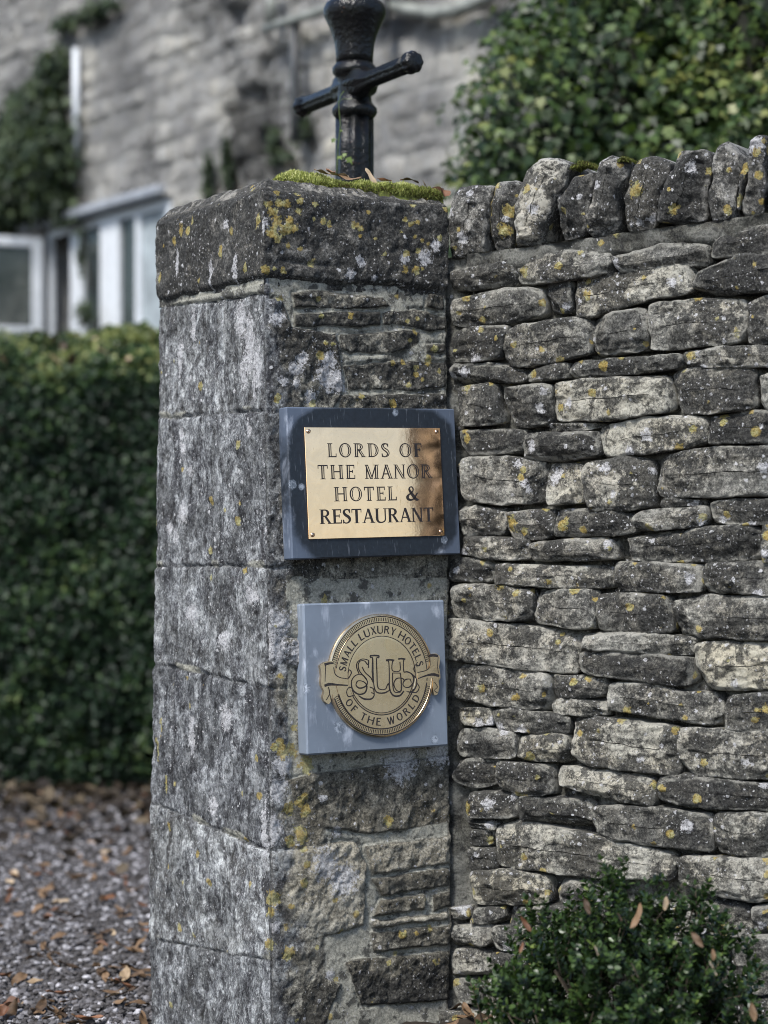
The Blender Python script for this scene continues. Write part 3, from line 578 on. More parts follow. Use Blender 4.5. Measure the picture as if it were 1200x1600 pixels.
# ================================================================ LETTERING (drawn strokes; no font file)
def glyph(ch, T=.17, t=.065, serif=True):
    """list of strokes in a cap-height-1 box, and its width. ('q', quad) straight pieces, ('a', ellipse arc), ('p', ribbon)"""
    o = []; s2, sl = .028, .085
    def V(x, y0=0, y1=1, w=T, top=True, bot=True):
        o.append(('q', [(x - w/2, y0), (x + w/2, y0), (x + w/2, y1), (x - w/2, y1)]))
        if serif:
            if bot: o.append(('q', [(x - w/2 - sl, y0), (x + w/2 + sl, y0), (x + w/2 + sl, y0 + s2 * 1.6), (x - w/2 - sl, y0 + s2 * 1.6)]))
            if top: o.append(('q', [(x - w/2 - sl, y1 - s2 * 1.6), (x + w/2 + sl, y1 - s2 * 1.6), (x + w/2 + sl, y1), (x - w/2 - sl, y1)]))
    def H(x0, x1, y, w=t): o.append(('q', [(x0, y - w/2), (x1, y - w/2), (x1, y + w/2), (x0, y + w/2)]))
    def D(x0, y0, x1, y1, w, ends=(False, False)):
        o.append(('q', [(x0 - w/2, y0), (x0 + w/2, y0), (x1 + w/2, y1), (x1 - w/2, y1)]))
        if serif:
            for e, x, y in ((ends[0], x0, y0), (ends[1], x1, y1)):
                if e:
                    yy = y if y < .5 else y - s2 * 1.6
                    o.append(('q', [(x - w/2 - sl, yy), (x + w/2 + sl, yy), (x + w/2 + sl, yy + s2 * 1.6), (x - w/2 - sl, yy + s2 * 1.6)]))
    def tick(x, y0, y1, w=.05):
        if serif: o.append(('q', [(x - w/2, y0), (x + w/2, y0), (x + w/2, y1), (x - w/2, y1)]))
    def ARC(cx, cy, rx, ry, a0, a1, wx=T, wy=t): o.append(('a', cx, cy, rx, ry, a0, a1, wx, wy))
    b = sl + T / 2 if serif else T / 2
    if ch == 'L': V(b); H(b, .66, t/2); tick(.64, 0, .27); return o, .68
    if ch == 'O': ARC(.45, .5, .45, .52, 0, 360); return o, .90
    if ch == 'R': V(b); ARC(.38, .745, .31, .255, -90, 90); H(b, .40, 1 - t/2); H(b, .40, .49 + t/2); D(.74, 0, .42, .50, T, (True, False)); return o, .84
    if ch == 'D': V(b); ARC(.36, .5, .48, .5, -90, 90); H(b, .38, 1 - t/2); H(b, .38, t/2); return o, .86
    if ch == 'S':
        o.append(('p', [(.50,.80,t),(.45,.93,t),(.31,.97,t*1.1),(.15,.91,T*.7),(.10,.76,T*.95),(.20,.60,T*1.05),(.38,.48,T*1.15),(.50,.34,T*1.05),(.49,.17,T*.8),(.36,.05,t*1.1),(.20,.03,t),(.08,.10,t),(.05,.24,t)]))
        tick(.515, .72, .99); tick(.045, .0, .27); return o, .58
    if ch == 'F': V(b); H(b, .62, 1 - t/2); H(b, .50, .53); tick(.60, .74, 1); tick(.49, .42, .64); return o, .64
    if ch == 'T': V(.38, top=False); H(.03, .73, 1 - t/2); tick(.045, .74, 1); tick(.715, .74, 1); return o, .76
    if ch == 'H': V(b); V(.88 - b + T/2); H(b, .88 - b, .52); return o, .88 + T/2
    if ch == 'E': V(b); H(b, .64, 1 - t/2); H(b, .52, .53); H(b, .68, t/2); tick(.62, .74, 1); tick(.51, .42, .64); tick(.66, 0, .27); return o, .70
    if ch == 'M': V(.13, w=t); D(.47, 0, .13, 1, T); D(.47, 0, .83, 1, t); V(.86, w=T); return o, 1.03
    if ch == 'A': D(.10, 0, .42, 1, t, (True, False)); D(.74, 0, .42, 1, T, (True, False)); H(.22, .62, .34); return o, .84
    if ch == 'N': V(.13, w=t); D(.72, 0, .15, 1, T); V(.74, w=t); return o, .86
    if ch == 'U': V(b, .32, 1, bot=False); V(.78, .32, 1, w=t, bot=False); o.append(('p', [(b,.34,T),(b+.02,.18,T*.9),(.30,.05,t*1.4),(.50,.02,t*1.1),(.70,.09,t),(.775,.22,t),(.78,.34,t)])); return o, .90
    if ch == 'X': D(.70, 0, .12, 1, T, (True, True)); D(.10, 0, .68, 1, t, (True, True)); return o, .80
    if ch == 'Y': D(.38, .45, .08, 1, T, (False, True)); D(.38, .45, .70, 1, t, (False, True)); V(.38, 0, .48, top=False); return o, .76
    if ch == 'W': D(.34, 0, .08, 1, T, (False, True)); D(.34, 0, .58, 1, t); D(.82, 0, .58, 1, T); D(.82, 0, 1.06, 1, t, (False, True)); return o, 1.14
    if ch == '&':
        o.append(('p', [(.86,.50,t),(.78,.42,t),(.66,.20,t),(.48,.05,t*1.2),(.28,.02,T*.7),(.12,.10,T*.9),(.09,.25,T*.9),(.20,.40,t*1.4),(.40,.53,t*1.1),(.52,.68,t),(.52,.84,t),(.42,.95,t),(.30,.92,t),(.24,.80,T*.6),(.30,.64,T*.8),(.46,.40,T),(.64,.16,T),(.80,.03,T*.8),(.92,.05,t)]))
        tick(.82, .50, .53, .22); return o, .98
    return o, .42
def ribbon(pts, n=8):
    p = np.asarray(pts, float); q = np.vstack([2 * p[0] - p[1], p, 2 * p[-1] - p[-2]]); out = []
    for i in range(1, len(q) - 2):
        for s_ in np.linspace(0, 1, n, endpoint=False):
            a, b, c, d = q[i-1], q[i], q[i+1], q[i+2]
            out.append(.5 * ((2*b) + (c-a)*s_ + (2*a-5*b+4*c-d)*s_**2 + (3*b-a-3*c+d)*s_**3))
    out.append(p[-1]); out = np.array(out); T_ = np.gradient(out[:, :2], axis=0); T_ /= np.linalg.norm(T_, axis=1)[:, None] + 1e-9
    N_ = np.stack([-T_[:, 1], T_[:, 0]], 1); w = np.maximum(out[:, 2:3], .001) / 2
    return out[:, :2] + N_ * w, out[:, :2] - N_ * w
def stroke_strips(st, e=0.0):
    """stroke -> list of (A, B) polylines bounding strips, shrunk by e"""
    if st[0] == 'q':
        p = np.array(st[1], float); A_, B_ = np.array([p[0], p[3]]), np.array([p[1], p[2]])
        if e:
            dA = (A_[1] - A_[0]); L = np.linalg.norm(dA); wid = np.linalg.norm(B_[0] - A_[0])
            if wid <= 2.2 * e or L <= 2.2 * e: return []
            ux = (B_ - A_) / wid; A_, B_ = A_ + ux * e, B_ - ux * e; uy = dA / L
            A_, B_ = np.array([A_[0] + uy * e, A_[1] - uy * e]), np.array([B_[0] + uy * e, B_[1] - uy * e])
        return [(A_, B_)]
    if st[0] == 'a':
        _, cx, cy, rx, ry, a0, a1, wx, wy = st
        if wx <= 2.2 * e: return []
        wy_ = wy if wy > 2.2 * e else 2.25 * e
        a = np.radians(np.linspace(a0, a1, max(8, int(abs(a1 - a0) / 7)))); c, s_ = np.cos(a), np.sin(a)
        return [(np.stack([cx + (rx - e) * c, cy + (ry - e) * s_], 1), np.stack([cx + (rx - wx + e) * c, cy + (ry - wy_ + e) * s_], 1))]
    p = np.array(st[1], float)
    if e: p = p.copy(); p[:, 2] = np.maximum(p[:, 2] - 2 * e, .004)
    return [ribbon(p)]
def add_strip(mb, A_, B_, to3, h):
    n_ = len(A_); v = np.concatenate([to3(A_, h), to3(B_, h)]); i = np.arange(n_ - 1)
    mb.add(v, np.stack([i, i + 1, i + n_ + 1, i + n_], -1))
def layout(text, track, T, t, serif):
    x = 0; out = []
    for ch in text:
        st, w = glyph(ch, T, t, serif); out.append((ch, st, x, w)); x += w + track
    return out, x - track

# ================================================================ PLAQUES
def frame_of(q, off):
    """rectangle on the front face, proud by off, from four photo corners: centre, axes, half sizes"""
    c = np.array([front_uz(*p, off) for p in q]); o = np.array([*(C0 + FN * off), 0]); P = o + c[:, :1] * FD3 + c[:, 1:] * UP
    cen = P.mean(0); ex = ((P[1] - P[0]) + (P[2] - P[3])) / 2; ey = ((P[0] - P[3]) + (P[1] - P[2])) / 2
    w, h = np.linalg.norm(ex), np.linalg.norm(ey); ex = ex / w; ez = np.cross(ex, ey); ez /= np.linalg.norm(ez); ez = ez * np.sign(ez @ FN3); ey = np.cross(ez, ex)
    if ey[2] < 0: ey = -ey
    return cen, ex, ey, ez, w / 2, h / 2
def slate_mat(name, light, dark, cen, ex, ey, a, b, painted, chips=()):
    n = NT(name); f = n.noise(n.pos, 16, 6, .65, .6); g = n.noise(n.pos, 130, 4, .7); st = n.noise(n.vmul(n.pos, (1, 1, .35)), 24, 5, .6, .4)
    c = n.mix(n.ss(n.noise(n.pos, 7, 4, .55), .35, .65), tuple(x * .78 for x in light), light)
    c = n.mix(n.ss(n.math('ADD', st, n.math('MULTIPLY', f, .4)), .74, .92, 0, .55), c, (.46, .50, .58))
    if painted:                     # worn dark zone round the brass: a rounded stain with its own outline
        def dot(axis):
            d = n.new('ShaderNodeVectorMath', operation='DOT_PRODUCT'); s_ = n.new('ShaderNodeVectorMath', operation='SUBTRACT')
            n.put(s_.inputs[0], n.pos); s_.inputs[1].default_value = tuple(cen); n.put(d.inputs[0], s_.outputs[0]); d.inputs[1].default_value = tuple(axis); return d.outputs['Value']
        x = n.math('POWER', n.math('ABSOLUTE', n.math('DIVIDE', dot(ex), a)), 4.0); y = n.math('POWER', n.math('ABSOLUTE', n.math('DIVIDE', dot(ey), b)), 4.0)
        r = n.math('ADD', n.math('ADD', x, y), n.math('MULTIPLY', n.math('SUBTRACT', f, .5), .7))
        c = n.mix(n.ss(r, 1.12, .80), c, n.mix(n.ss(g, .3, .7), dark, tuple(x * 1.5 for x in dark)))
    for cp_, cr_ in chips:
        dn_ = n.new('ShaderNodeVectorMath', operation='DISTANCE'); n.put(dn_.inputs[0], n.pos); dn_.inputs[1].default_value = tuple(cp_)
        c = n.mix(n.ss(n.math('ADD', n.math('DIVIDE', dn_.outputs['Value'], cr_), n.math('MULTIPLY', n.math('SUBTRACT', g, .5), 2.4)), 1.1, .8, 0, .75), c, n.mix(n.ss(g, .4, .6), (.10, .12, .15), (.36, .40, .46)))
    c = n.mix(n.ss(n.noise(n.vmul(n.pos, (1, 1, .08)), 260, 3, .6), .62, .70, 0, .22), c, (.30, .33, .38))
    return n.done(c, n.ss(f, .3, .7, .42, .60), n.bump(n.math('ADD', f, n.math('MULTIPLY', g, .25)), .0012, .5), spec=.4)
def brass_mat(name, col, rough, streak=.5):
    n = NT(name); S = n.vmul(n.pos, (1, 1, .12)); s1 = n.noise(S, 140, 5, .7); f = n.noise(n.pos, 22, 5, .65, .5); g = n.noise(n.pos, 300, 3, .7)
    c = n.mix(n.ss(f, .35, .68), tuple(x * .86 for x in col), col)
    c = n.mix(n.ss(n.math('ADD', s1, n.math('MULTIPLY', f, .35)), .80, .90, 0, streak), c, (.42, .24, .09))
    c = n.mix(n.ss(n.vor(n.pos, 160)[0], .09, .04, 0, .6), c, (.16, .09, .04))
    return n.done(c, n.ss(n.math('ADD', f, n.math('MULTIPLY', s1, .4)), .4, .95, rough * .8, rough * 1.35), n.bump(n.math('ADD', f, n.math('MULTIPLY', s1, .15)), .0012, .14), 1.0)
M['ink'] = simple_mat('engraving wax', (.022, .018, .018), .55, 0, .4, 200)
def slab(cen, ex, ey, ez, hw, hh, th, bev, wob=.0):
    """thin stone slab with bevelled, slightly worn edges; front face at cen"""
    mb = MB(); mb.box(cen, ex, ey, ez, -hw, hw, -hh, hh, -th, 0, bev); return mb

# --- name plaque
def lean(ex, ey, ez, deg):
    a = R(deg); e = ey * math.cos(a) - ez * math.sin(a); return e, np.cross(ex, e)
cen1, ex1, ey1, ez1, hw1, hh1 = frame_of([(449.5,636),(718,638),(718,866),(449,874)], .031)
ya_ = R(1.75); ex1, ez1 = ex1 * math.cos(ya_) - ez1 * math.sin(ya_), ez1 * math.cos(ya_) + ex1 * math.sin(ya_); ey1, ez1 = lean(ex1, ey1, ez1, 2.6)
bc, _, _, _, bw, bh = frame_of([(475.8,667),(691.8,669),(691.8,838.7),(475.8,841)], .030)
M['slate1'] = slate_mat('blue slate with dark worn centre', (.085, .108, .15), (.010, .014, .020), bc, ex1, ey1, bw * 1.27, bh * 1.43, True, [(cen1 - ex1 * hw1 * .96 + ey1 * hh1 * -.02, .009), (cen1 - ex1 * hw1 * .86 - ey1 * hh1 * .05, .007), (cen1 + ex1 * hw1 * .27 + ey1 * hh1 * .94, .007), (cen1 + ex1 * hw1 * .8 - ey1 * hh1 * .8, .008)])
name_pl = thing('name_plaque', tuple(cen1 - ez1 * .028), 'dark blue slate plaque with a rectangular engraved brass plate, upper on the pier', 'plaque')
sl = slab(cen1, ex1, ey1, ez1, hw1, hh1, .034, .0025).build('slate_backing', M['slate1'], name_pl, smooth=False)
M['brass1'] = brass_mat('polished brass', (1.0, .67, .44), .075)
PT = .0025
pbase = cen1 + ex1 * ((bc - cen1) @ ex1) + ey1 * ((bc - cen1) @ ey1)
bp = slab(pbase + ez1 * PT, ex1, ey1, ez1, bw, bh, PT, .0006).build('brass_plate', M['brass1'], name_pl, smooth=False)
face1 = pbase + ez1 * PT
lines = [('LORDS OF', 288, 910, 388, 298, .7), ('THE MANOR', 220, 972, 529, 437, .7), ('HOTEL &', 320, 880, 672, 580, .7), ('RESTAURANT', 222, 972, 815, 722, 0)]
ink, fill = MB(), MB(); k = 0
for text, x0, x1, yb, yt, hollow in lines:
    X0, X1 = ((x0 - 148) / 894 * 2 - 1) * bw, ((x1 - 148) / 894 * 2 - 1) * bw; Yb, Yt = (1 - (yb - 195) / 715 * 2) * bh, (1 - (yt - 195) / 715 * 2) * bh
    cap = Yt - Yb; lay, wd = layout(text, .0, .215 if hollow else .175, .085, True); gaps = len(text) - 1; ws = 1.12
    wd = sum(l[3] for l in lay) * ws; tr = ((X1 - X0) / cap - wd) / gaps; x = 0
    for ch, st, _, w in lay:
        to3 = lambda P_, h, x=x: face1 + np.outer(X0 + (x + P_[:, 0] * ws) * cap, ex1) + np.outer(Yb + P_[:, 1] * cap, ey1) + ez1 * h
        hol = hollow and ch != '&' and not (text == 'LORDS OF' and ch == 'F')
        for s_ in st:
            for A_, B_ in stroke_strips(s_): add_strip(ink, A_, B_, to3, .00025 + .000012 * (k % 20)); k += 1
            if hol:
                for A_, B_ in stroke_strips(s_, .078): add_strip(fill, A_, B_, to3, .00055 + .000012 * (k % 20)); k += 1
        x += w * ws + tr
ink.build('lettering', M['ink'], bp); fill.build('worn_lettering', M['brass1'], bp)
for sx in (-1, 1):
    for sy in (-1, 1):
        c = face1 + ex1 * sx * bw * .945 + ey1 * sy * bh * .925; mb = MB(); mb.lathe([(.0045, 0), (.0045, .0008), (.0036, .0016), (.002, .002)], c, ez1, 20)
        sc_ = mb.build('screw', M['brass1'], name_pl); an = R(35 if sx * sy > 0 else 20); a_ = ex1 * math.cos(an) + ey1 * math.sin(an); b_ = np.cross(ez1, a_)
        MB().box(c, a_, b_, ez1, -.0042, .0042, -.0007, .0007, .0012, .0022).build('slot', M['ink'], sc_, smooth=False)

# --- emblem plaque
cen2, ex2, ey2, ez2, hw2, hh2 = frame_of([(477.5,943.5),(697,937),(699,1165),(475.5,1180)], .032)
ey2, ez2 = lean(ex2, ey2, ez2, 2.6)
M['slate2'] = slate_mat('grey blue slate', (.165, .198, .245), (.02, .02, .03), cen2, ex2, ey2, 1, 1, False, [(cen2 - ex2 * hw2 * .99 - ey2 * hh2 * .12, .011), (cen2 - ex2 * hw2 * .55 - ey2 * hh2 * .66, .012), (cen2 - ex2 * hw2 * .40 - ey2 * hh2 * .60, .010), (cen2 + ex2 * hw2 * .8 - ey2 * hh2 * .9, .009), (cen2 + ex2 * hw2 * .72 - ey2 * hh2 * .42, .007)])
emb = thing('emblem_plaque', tuple(cen2 - ez2 * .03), 'pale grey slate square with a round brass emblem of hotels, lower on the pier', 'plaque')
slab(cen2, ex2, ey2, ez2, hw2, hh2, .037, .0035).build('slate_backing', M['slate2'], emb, smooth=False)
M['brass2'] = brass_mat('dull brass', (.82, .63, .41), .24, .25)
u_, z_ = front_uz(455 + 638 * .21667, 920 + 625 * .21667, .03); rc = np.array([*(C0 + FN * .03), 0]) + u_ * FD3 + z_ * UP
rc = cen2 + ex2 * ((rc - cen2) @ ex2) + ey2 * ((rc - cen2) @ ey2)
RR = 445 * .21667 * rc[1] / F; ku = RR / 445.0         # ku: metres per unit of the traced emblem
mb = MB(); TH2 = .0075
mb.lathe([(RR, -.001), (RR, TH2 * .5), (RR - .0012, TH2 * .85), (RR - .004, TH2), (RR * .952, TH2), (RR * .945, TH2 - .0012), (RR * .865, TH2 - .0012), (RR * .858, TH2), (RR * .64, TH2), (RR * .632, TH2 - .0005), (RR * .60, TH2 - .0004), (RR * .3, TH2 - .0004), (.0005, TH2 - .0004)], rc, ez2, 128)
rd = mb.build('brass_roundel', M['brass2'], emb, smooth=False)
def em3(P_, h): P_ = np.asarray(P_, float); return rc + np.outer(P_[:, 0] * ku, ex2) + np.outer(P_[:, 1] * ku, ey2) + ez2 * h
ring = MB()
def arc_line(r, w, a0, a1, h):
    a = np.radians(np.linspace(a0, a1, max(12, int(abs(a1 - a0) / 3)))); add_strip(ring, np.stack([np.cos(a), np.sin(a)], 1) * (r + w / 2), np.stack([np.cos(a), np.sin(a)], 1) * (r - w / 2), em3, h)
for r_, w_, a0, a1 in ((425, 6, -10, 172), (425, 8, 200, 345), (383, 7, -8, 170), (383, 9, 198, 350), (283, 5, -5, 182), (283, 7, 208, 338), (268, 5, 200, 345)): arc_line(r_, w_, a0, a1, TH2 + .0003)
for a in np.arange(0, 360, 2.1):
    if 172 < a < 198 or a < 12 or a > 348: continue
    t_ = R(a); d = np.array([math.cos(t_), math.sin(t_)]); nn = np.array([-d[1], d[0]]); add_strip(ring, np.array([d * 391 + nn * 2.6, d * 417 + nn * 2.6]), np.array([d * 391 - nn * 2.6, d * 417 - nn * 2.6]), em3, TH2 - .0009)
ring.build('ring_engraving', M['ink'], rd)
txt = MB(); k = 0
def arc_text(text, a0, a1, r0, cap, top):
    global k
    lay, _ = layout(text, 0, .19, .13, False); ws = [w * (.55 if ch == ' ' else 1) for ch, _, _, w in lay]; tot = sum(ws) * cap * .98; span = abs(R(a1 - a0)) * (r0 + (cap / 2 if top else cap / 2)); tr = (span - tot) / (len(text) - 1); x = 0
    for (ch, st, _, _), w in zip(lay, ws):
        xc = x + w * cap * .98 / 2; mid = R(a0) + (-1 if top else 1) * xc / (r0 + cap / 2); er = np.array([math.cos(mid), math.sin(mid)]); et = np.array([er[1], -er[0]]) if top else np.array([-er[1], er[0]]); upv = er if top else -er; base = er * (r0 if top else r0 + cap)
        to3 = lambda P_, h: em3(base + np.outer((P_[:, 0] - w / 2) * cap * .98, et) + np.outer(P_[:, 1] * cap, upv), h)
        for s_ in st:
            for A_, B_ in stroke_strips(s_): add_strip(txt, A_, B_, to3, TH2 + .00022 + .00001 * (k % 20)); k += 1
        x += w * cap * .98 + tr
arc_text('SMALL LUXURY HOTELS', 172, 10, 303, 56, True); txt.build('lettering', M['ink'], rd); txt = MB()
arc_text('OF THE WORLD', 209, 332, 304, 56, False); txt.build('lettering', M['ink'], rd)
# monogram: outlined letters with scrolled feet
mono = MB(); C6 = lambda pts: [((p[0] - 638) / .84, 625 - p[1] - (p[0] - 638) * .03, p[2]) for p in pts]
w1 = 6.5
for path in ([(548,515,w1),(540,545,w1),(520,520,w1),(490,518,w1),(474,545,w1),(482,590,w1),(520,640,w1),(535,670,w1),(520,700,w1+3),(480,712,w1+4),(455,690,w1),(470,660,w1),(510,668,w1),(530,700,w1+2),(515,745,w1+4),(470,755,w1+4),(430,720,w1+3),(425,660,w1),(455,620,w1),(500,618,w1),(530,650,w1)],
             [(548,515,w1),(530,508,w1),(500,505,w1),(470,525,w1),(462,560,w1),(478,610,w1)], [(548,515,w1),(545,570,w1)],
             [(500,560,w1),(520,600,w1),(560,640,w1),(575,670,w1+3),(570,600,w1),(575,500,w1)],
             [(558,482,12),(590,480,12),(622,484,12)], [(558,482,w1),(562,496,w1),(576,502,w1),(576,600,w1),(580,700,w1),(600,745,w1+2),(650,750,w1+4),(685,735,w1)],
             [(622,484,w1),(617,497,w1),(603,503,w1),(603,600,w1),(605,700,w1),(625,724,w1),(660,722,w1),(676,690,w1),(684,688,w1),(690,735,w1+2)],
             [(670,515,13),(698,513,12),(727,517,12)], [(672,520,w1),(688,528,w1),(690,600,w1),(690,720,w1+2),(715,770,w1+5),(760,772,w1+6),(790,740,w1+3)], [(725,520,w1),(714,530,w1),(713,590,w1),(765,592,w1),(768,528,w1)], [(713,608,w1),(713,700,w1),(725,745,w1),(765,748,w1)], [(713,608,w1),(770,610,w1)],
             [(757,508,12),(780,506,12),(806,510,12)], [(806,512,w1),(794,524,w1),(794,600,w1),(820,600,w1),(855,625,w1+3),(862,670,w1+4),(835,710,w1+3),(800,712,w1),(785,690,w1),(800,660,w1+2),(835,655,w1),(845,680,w1)],
             [(770,610,w1),(772,730,w1+4),(740,735,w1),(720,690,w1),(740,650,w1+2),(780,648,w1),(800,670,w1)], [(800,600,w1),(840,612,w1),(878,650,w1+2),(880,700,w1+4),(850,745,w1+4),(810,745,w1)],
             [(440,760,w1),(400,770,w1+2),(388,735,w1),(405,705,w1),(430,712,w1)], [(830,750,w1),(880,750,w1+2),(900,715,w1),(885,685,w1)], [(470,765,w1),(510,790,w1+6),(560,790,w1+4),(580,760,w1),(560,745,w1)], [(580,760,w1),(575,720,w1),(550,705,w1)],
             [(405,640,w1),(425,600,w1),(410,580,w1),(400,600,w1)], [(875,605,w1),(865,580,w1),(880,550,w1),(890,570,w1)]):
    A_, B_ = ribbon(C6(path)); add_strip(mono, A_, B_, em3, TH2 + .00022 + .00001 * (k % 20)); k += 1
mono.build('monogram', M['ink'], rd)
# ribbon folded round both sides of the disc
def prism(poly, h0, h1, to3):
    p = np.asarray(poly, float); n_ = len(p); v = np.concatenate([to3(p, h0), to3(p, h1)]); mb = MB()
    tri = np.array(tessellate_polygon([[Vector((*q_, 0)) for q_ in p]])); i = np.arange(n_); j = np.roll(i, -1)
    mb.add(v, np.concatenate([tri + n_, tri[:, ::-1]])); mb.f4.append(np.stack([i, j, j + n_, i + n_], -1)); return mb
def smooth_poly(p): return resample(np.array(p, float), 6.0)
for pts, lns in (([(245,520),(300,512),(312,560),(318,620),(400,648),(402,700),(330,690),(286,690),(290,730),(278,800),(262,822),(232,800),(222,770),(235,730),(215,690),(212,660),(218,620),(214,580),(210,545)],
                  ([(240,540,20),(270,532,16),(302,530,10)], [(248,545,5),(244,600,5),(240,660,5)], [(236,690,18),(270,680,20),(330,685,12),(396,690,9)], [(302,560,6),(310,605,6),(340,632,6),(402,645,6)], [(246,790,6),(270,745,5),(262,700,5),(280,800,5)])),
                 ([(975,478),(1030,470),(1052,490),(1055,530),(1046,570),(1052,610),(1055,650),(1040,672),(1045,720),(1030,770),(1008,778),(998,740),(1002,650),(960,645),(890,668),(888,612),(950,595),(980,570),(985,520)],
                  ([(972,492,16),(1000,484,20),(1042,490,18)], [(1042,495,5),(1036,560,5),(1040,615,5)], [(892,652,7),(950,632,12),(1000,624,20),(1046,636,18)], [(982,500,5),(980,560,6),(955,592,6),(890,608,6)], [(1010,680,5),(1030,715,5),(1008,740,5),(1030,760,6)]))):
    P_ = smooth_poly([((x - 638) / .84, 625 - y - (x - 638) * .03) for x, y in pts]); rb = prism(P_, 0.0, TH2 + .0006, em3).build('ribbon', M['brass2'], rd, smooth=False)
    lm = MB()
    for l_ in lns: A_, B_ = ribbon(C6(l_)); add_strip(lm, A_, B_, em3, TH2 + .0009 + .00001 * (k % 20)); k += 1
    lm.build('ribbon_engraving', M['ink'], rd)

# ================================================================ LAMP POST (behind the pier)
LX, LY = (554 - CX) / F * 4.97, 4.97
zz_ = lambda y: EYE + (HY - y) / F * LY
pr_ = lambda w: w / F * LY
lamp = thing('lamp_post', (LX, LY, 0), 'black cast iron lamp post with a crossbar, standing behind the mossy pier cap', 'lamp post')
c = np.array([LX, LY, 0.0])
MB().lathe([(.13, 0), (.13, .05), (.11, .07), (.10, .30), (.085, .34), (.07, .36)], c, UP, 48).build('base', M['iron'], lamp)
fl = lambda th, h: 1 + .055 * np.cos(th * 8) - .02
prof = [(.07, .36), (.058, .42), (.048, .5)] + [(.0435, z) for z in np.linspace(.55, zz_(184), 20)]
MB().lathe(prof, c, UP, 96, fl).build('fluted_shaft', M['iron'], lamp)
MB().lathe([(.043, zz_(186)), (pr_(33), zz_(181)), (pr_(35.5), zz_(176)), (pr_(35), zz_(170)), (pr_(31), zz_(165)), (pr_(27), zz_(160)), (pr_(26), zz_(150)), (pr_(26), zz_(130)), (pr_(27), zz_(123)), (pr_(31), zz_(119)), (pr_(34.5), zz_(114)), (pr_(35), zz_(107)), (pr_(31), zz_(102)), (pr_(29), zz_(99))], c, UP, 64).build('collar', M['iron'], lamp)
MB().lathe([(pr_(29), zz_(99)), (pr_(29.3), zz_(88)), (pr_(31), zz_(70)), (pr_(35), zz_(55)), (pr_(41), zz_(40)), (pr_(46.5), zz_(29)), (pr_(49), zz_(22)), (pr_(49), zz_(15)), (pr_(45.5), zz_(7)), (pr_(37), zz_(1)), (pr_(30), zz_(-3)), (pr_(22), zz_(-7)), (pr_(20), zz_(-25)), (pr_(20), zz_(-150))], c, UP, 72).build('vase_finial', M['iron'], lamp)
bd = np.array([.463, -.886, 0]); bd /= np.linalg.norm(bd); hc = np.array([LX, LY, zz_(134)])
barp = []
for s_ in (1, -1):
    barp += []
hex_ = lambda th, h: 1 + .05 * np.cos(th * 8)
L_ = .296
prof = [(.012, -L_ - .004), (.022, -L_), (.0255, -L_ + .012), (.024, -L_ + .024), (.020, -L_ + .030)] + [(0.0205, t * (L_ - .03)) for t in np.linspace(-1, -.35, 6)] + [(.022, -.085), (.034, -.06), (.037, -.045), (.037, .045), (.034, .06), (.022, .085)] + [(.0205, t * (L_ - .03)) for t in np.linspace(.35, 1, 6)] + [(.020, L_ - .030), (.024, L_ - .024), (.0255, L_ - .012), (.022, L_), (.012, L_ + .004)]
MB().lathe(prof, hc, bd, 56, hex_).build('crossbar', M['iron'], lamp)

# ================================================================ LEAF SHAPES
def leaf_cloud(cen, nrm, size, shape='oval', seed=1, spin=None, jitter=.5):
    """many small cupped leaf faces: verts, faces, rnd per vertex"""
    r = np.random.default_rng(seed); n_ = len(cen); size = np.broadcast_to(size, n_)
    if shape == 'oval': tv = np.array([(0,-.5,0),(.26,-.2,.06),(.30,.15,.07),(0,.5,-.02),(-.30,.15,.07),(-.26,-.2,.06),(0,-.02,0)]); tf = np.array([(0,1,6),(1,2,6),(2,3,6),(3,4,6),(4,5,6),(5,0,6)])
    elif shape == 'ivy': tv = np.array([(0,-.35,0),(.42,-.30,-.04),(.28,-.02,.03),(.50,.16,-.05),(.17,.20,.04),(0,.62,-.08),(-.17,.20,.04),(-.50,.16,-.05),(-.28,-.02,.03),(-.42,-.30,-.04),(0,.02,0.)]); tf = np.array([(i, (i + 1) % 10, 10) for i in range(10)])
    else: tv = np.array([(0,-.5,0),(.09,0,.03),(0,.5,0),(-.09,0,.03)]); tf = np.array([(0,1,2),(0,2,3)])
    nrm = nrm + r.normal(0, jitter, (n_, 3)); nrm /= np.linalg.norm(nrm, axis=1)[:, None] + 1e-9
    a = r.normal(0, 1, (n_, 3)) if spin is None else spin + r.normal(0, .35, (n_, 3))
    y = a - (a * nrm).sum(1)[:, None] * nrm; y /= np.linalg.norm(y, axis=1)[:, None] + 1e-9; x = np.cross(y, nrm)
    v = cen[:, None, :] + size[:, None, None] * (tv[None, :, :1] * x[:, None] + tv[None, :, 1:2] * y[:, None] + tv[None, :, 2:] * nrm[:, None])
    m_ = len(tv); f_ = (np.arange(n_)[:, None, None] * m_ + tf[None]).reshape(-1, 3)
    return v.reshape(-1, 3), f_, np.repeat(r.random(n_), m_)
def dome_points(n_, c, rad, seed, lump=.12, fr=4.0, zmin=-1.0, shell=(.78, 1.02)):
    r = np.random.default_rng(seed); d = r.normal(0, 1, (n_ * 2, 3)); d /= np.linalg.norm(d, axis=1)[:, None]; d = d[d[:, 2] > zmin][:n_]
    k = 1 + lump * 2 * fbm(d * fr + seed, 3) ; s_ = r.uniform(*shell, len(d)) * k
    return np.asarray(c) + d * np.asarray(rad) * s_[:, None], d

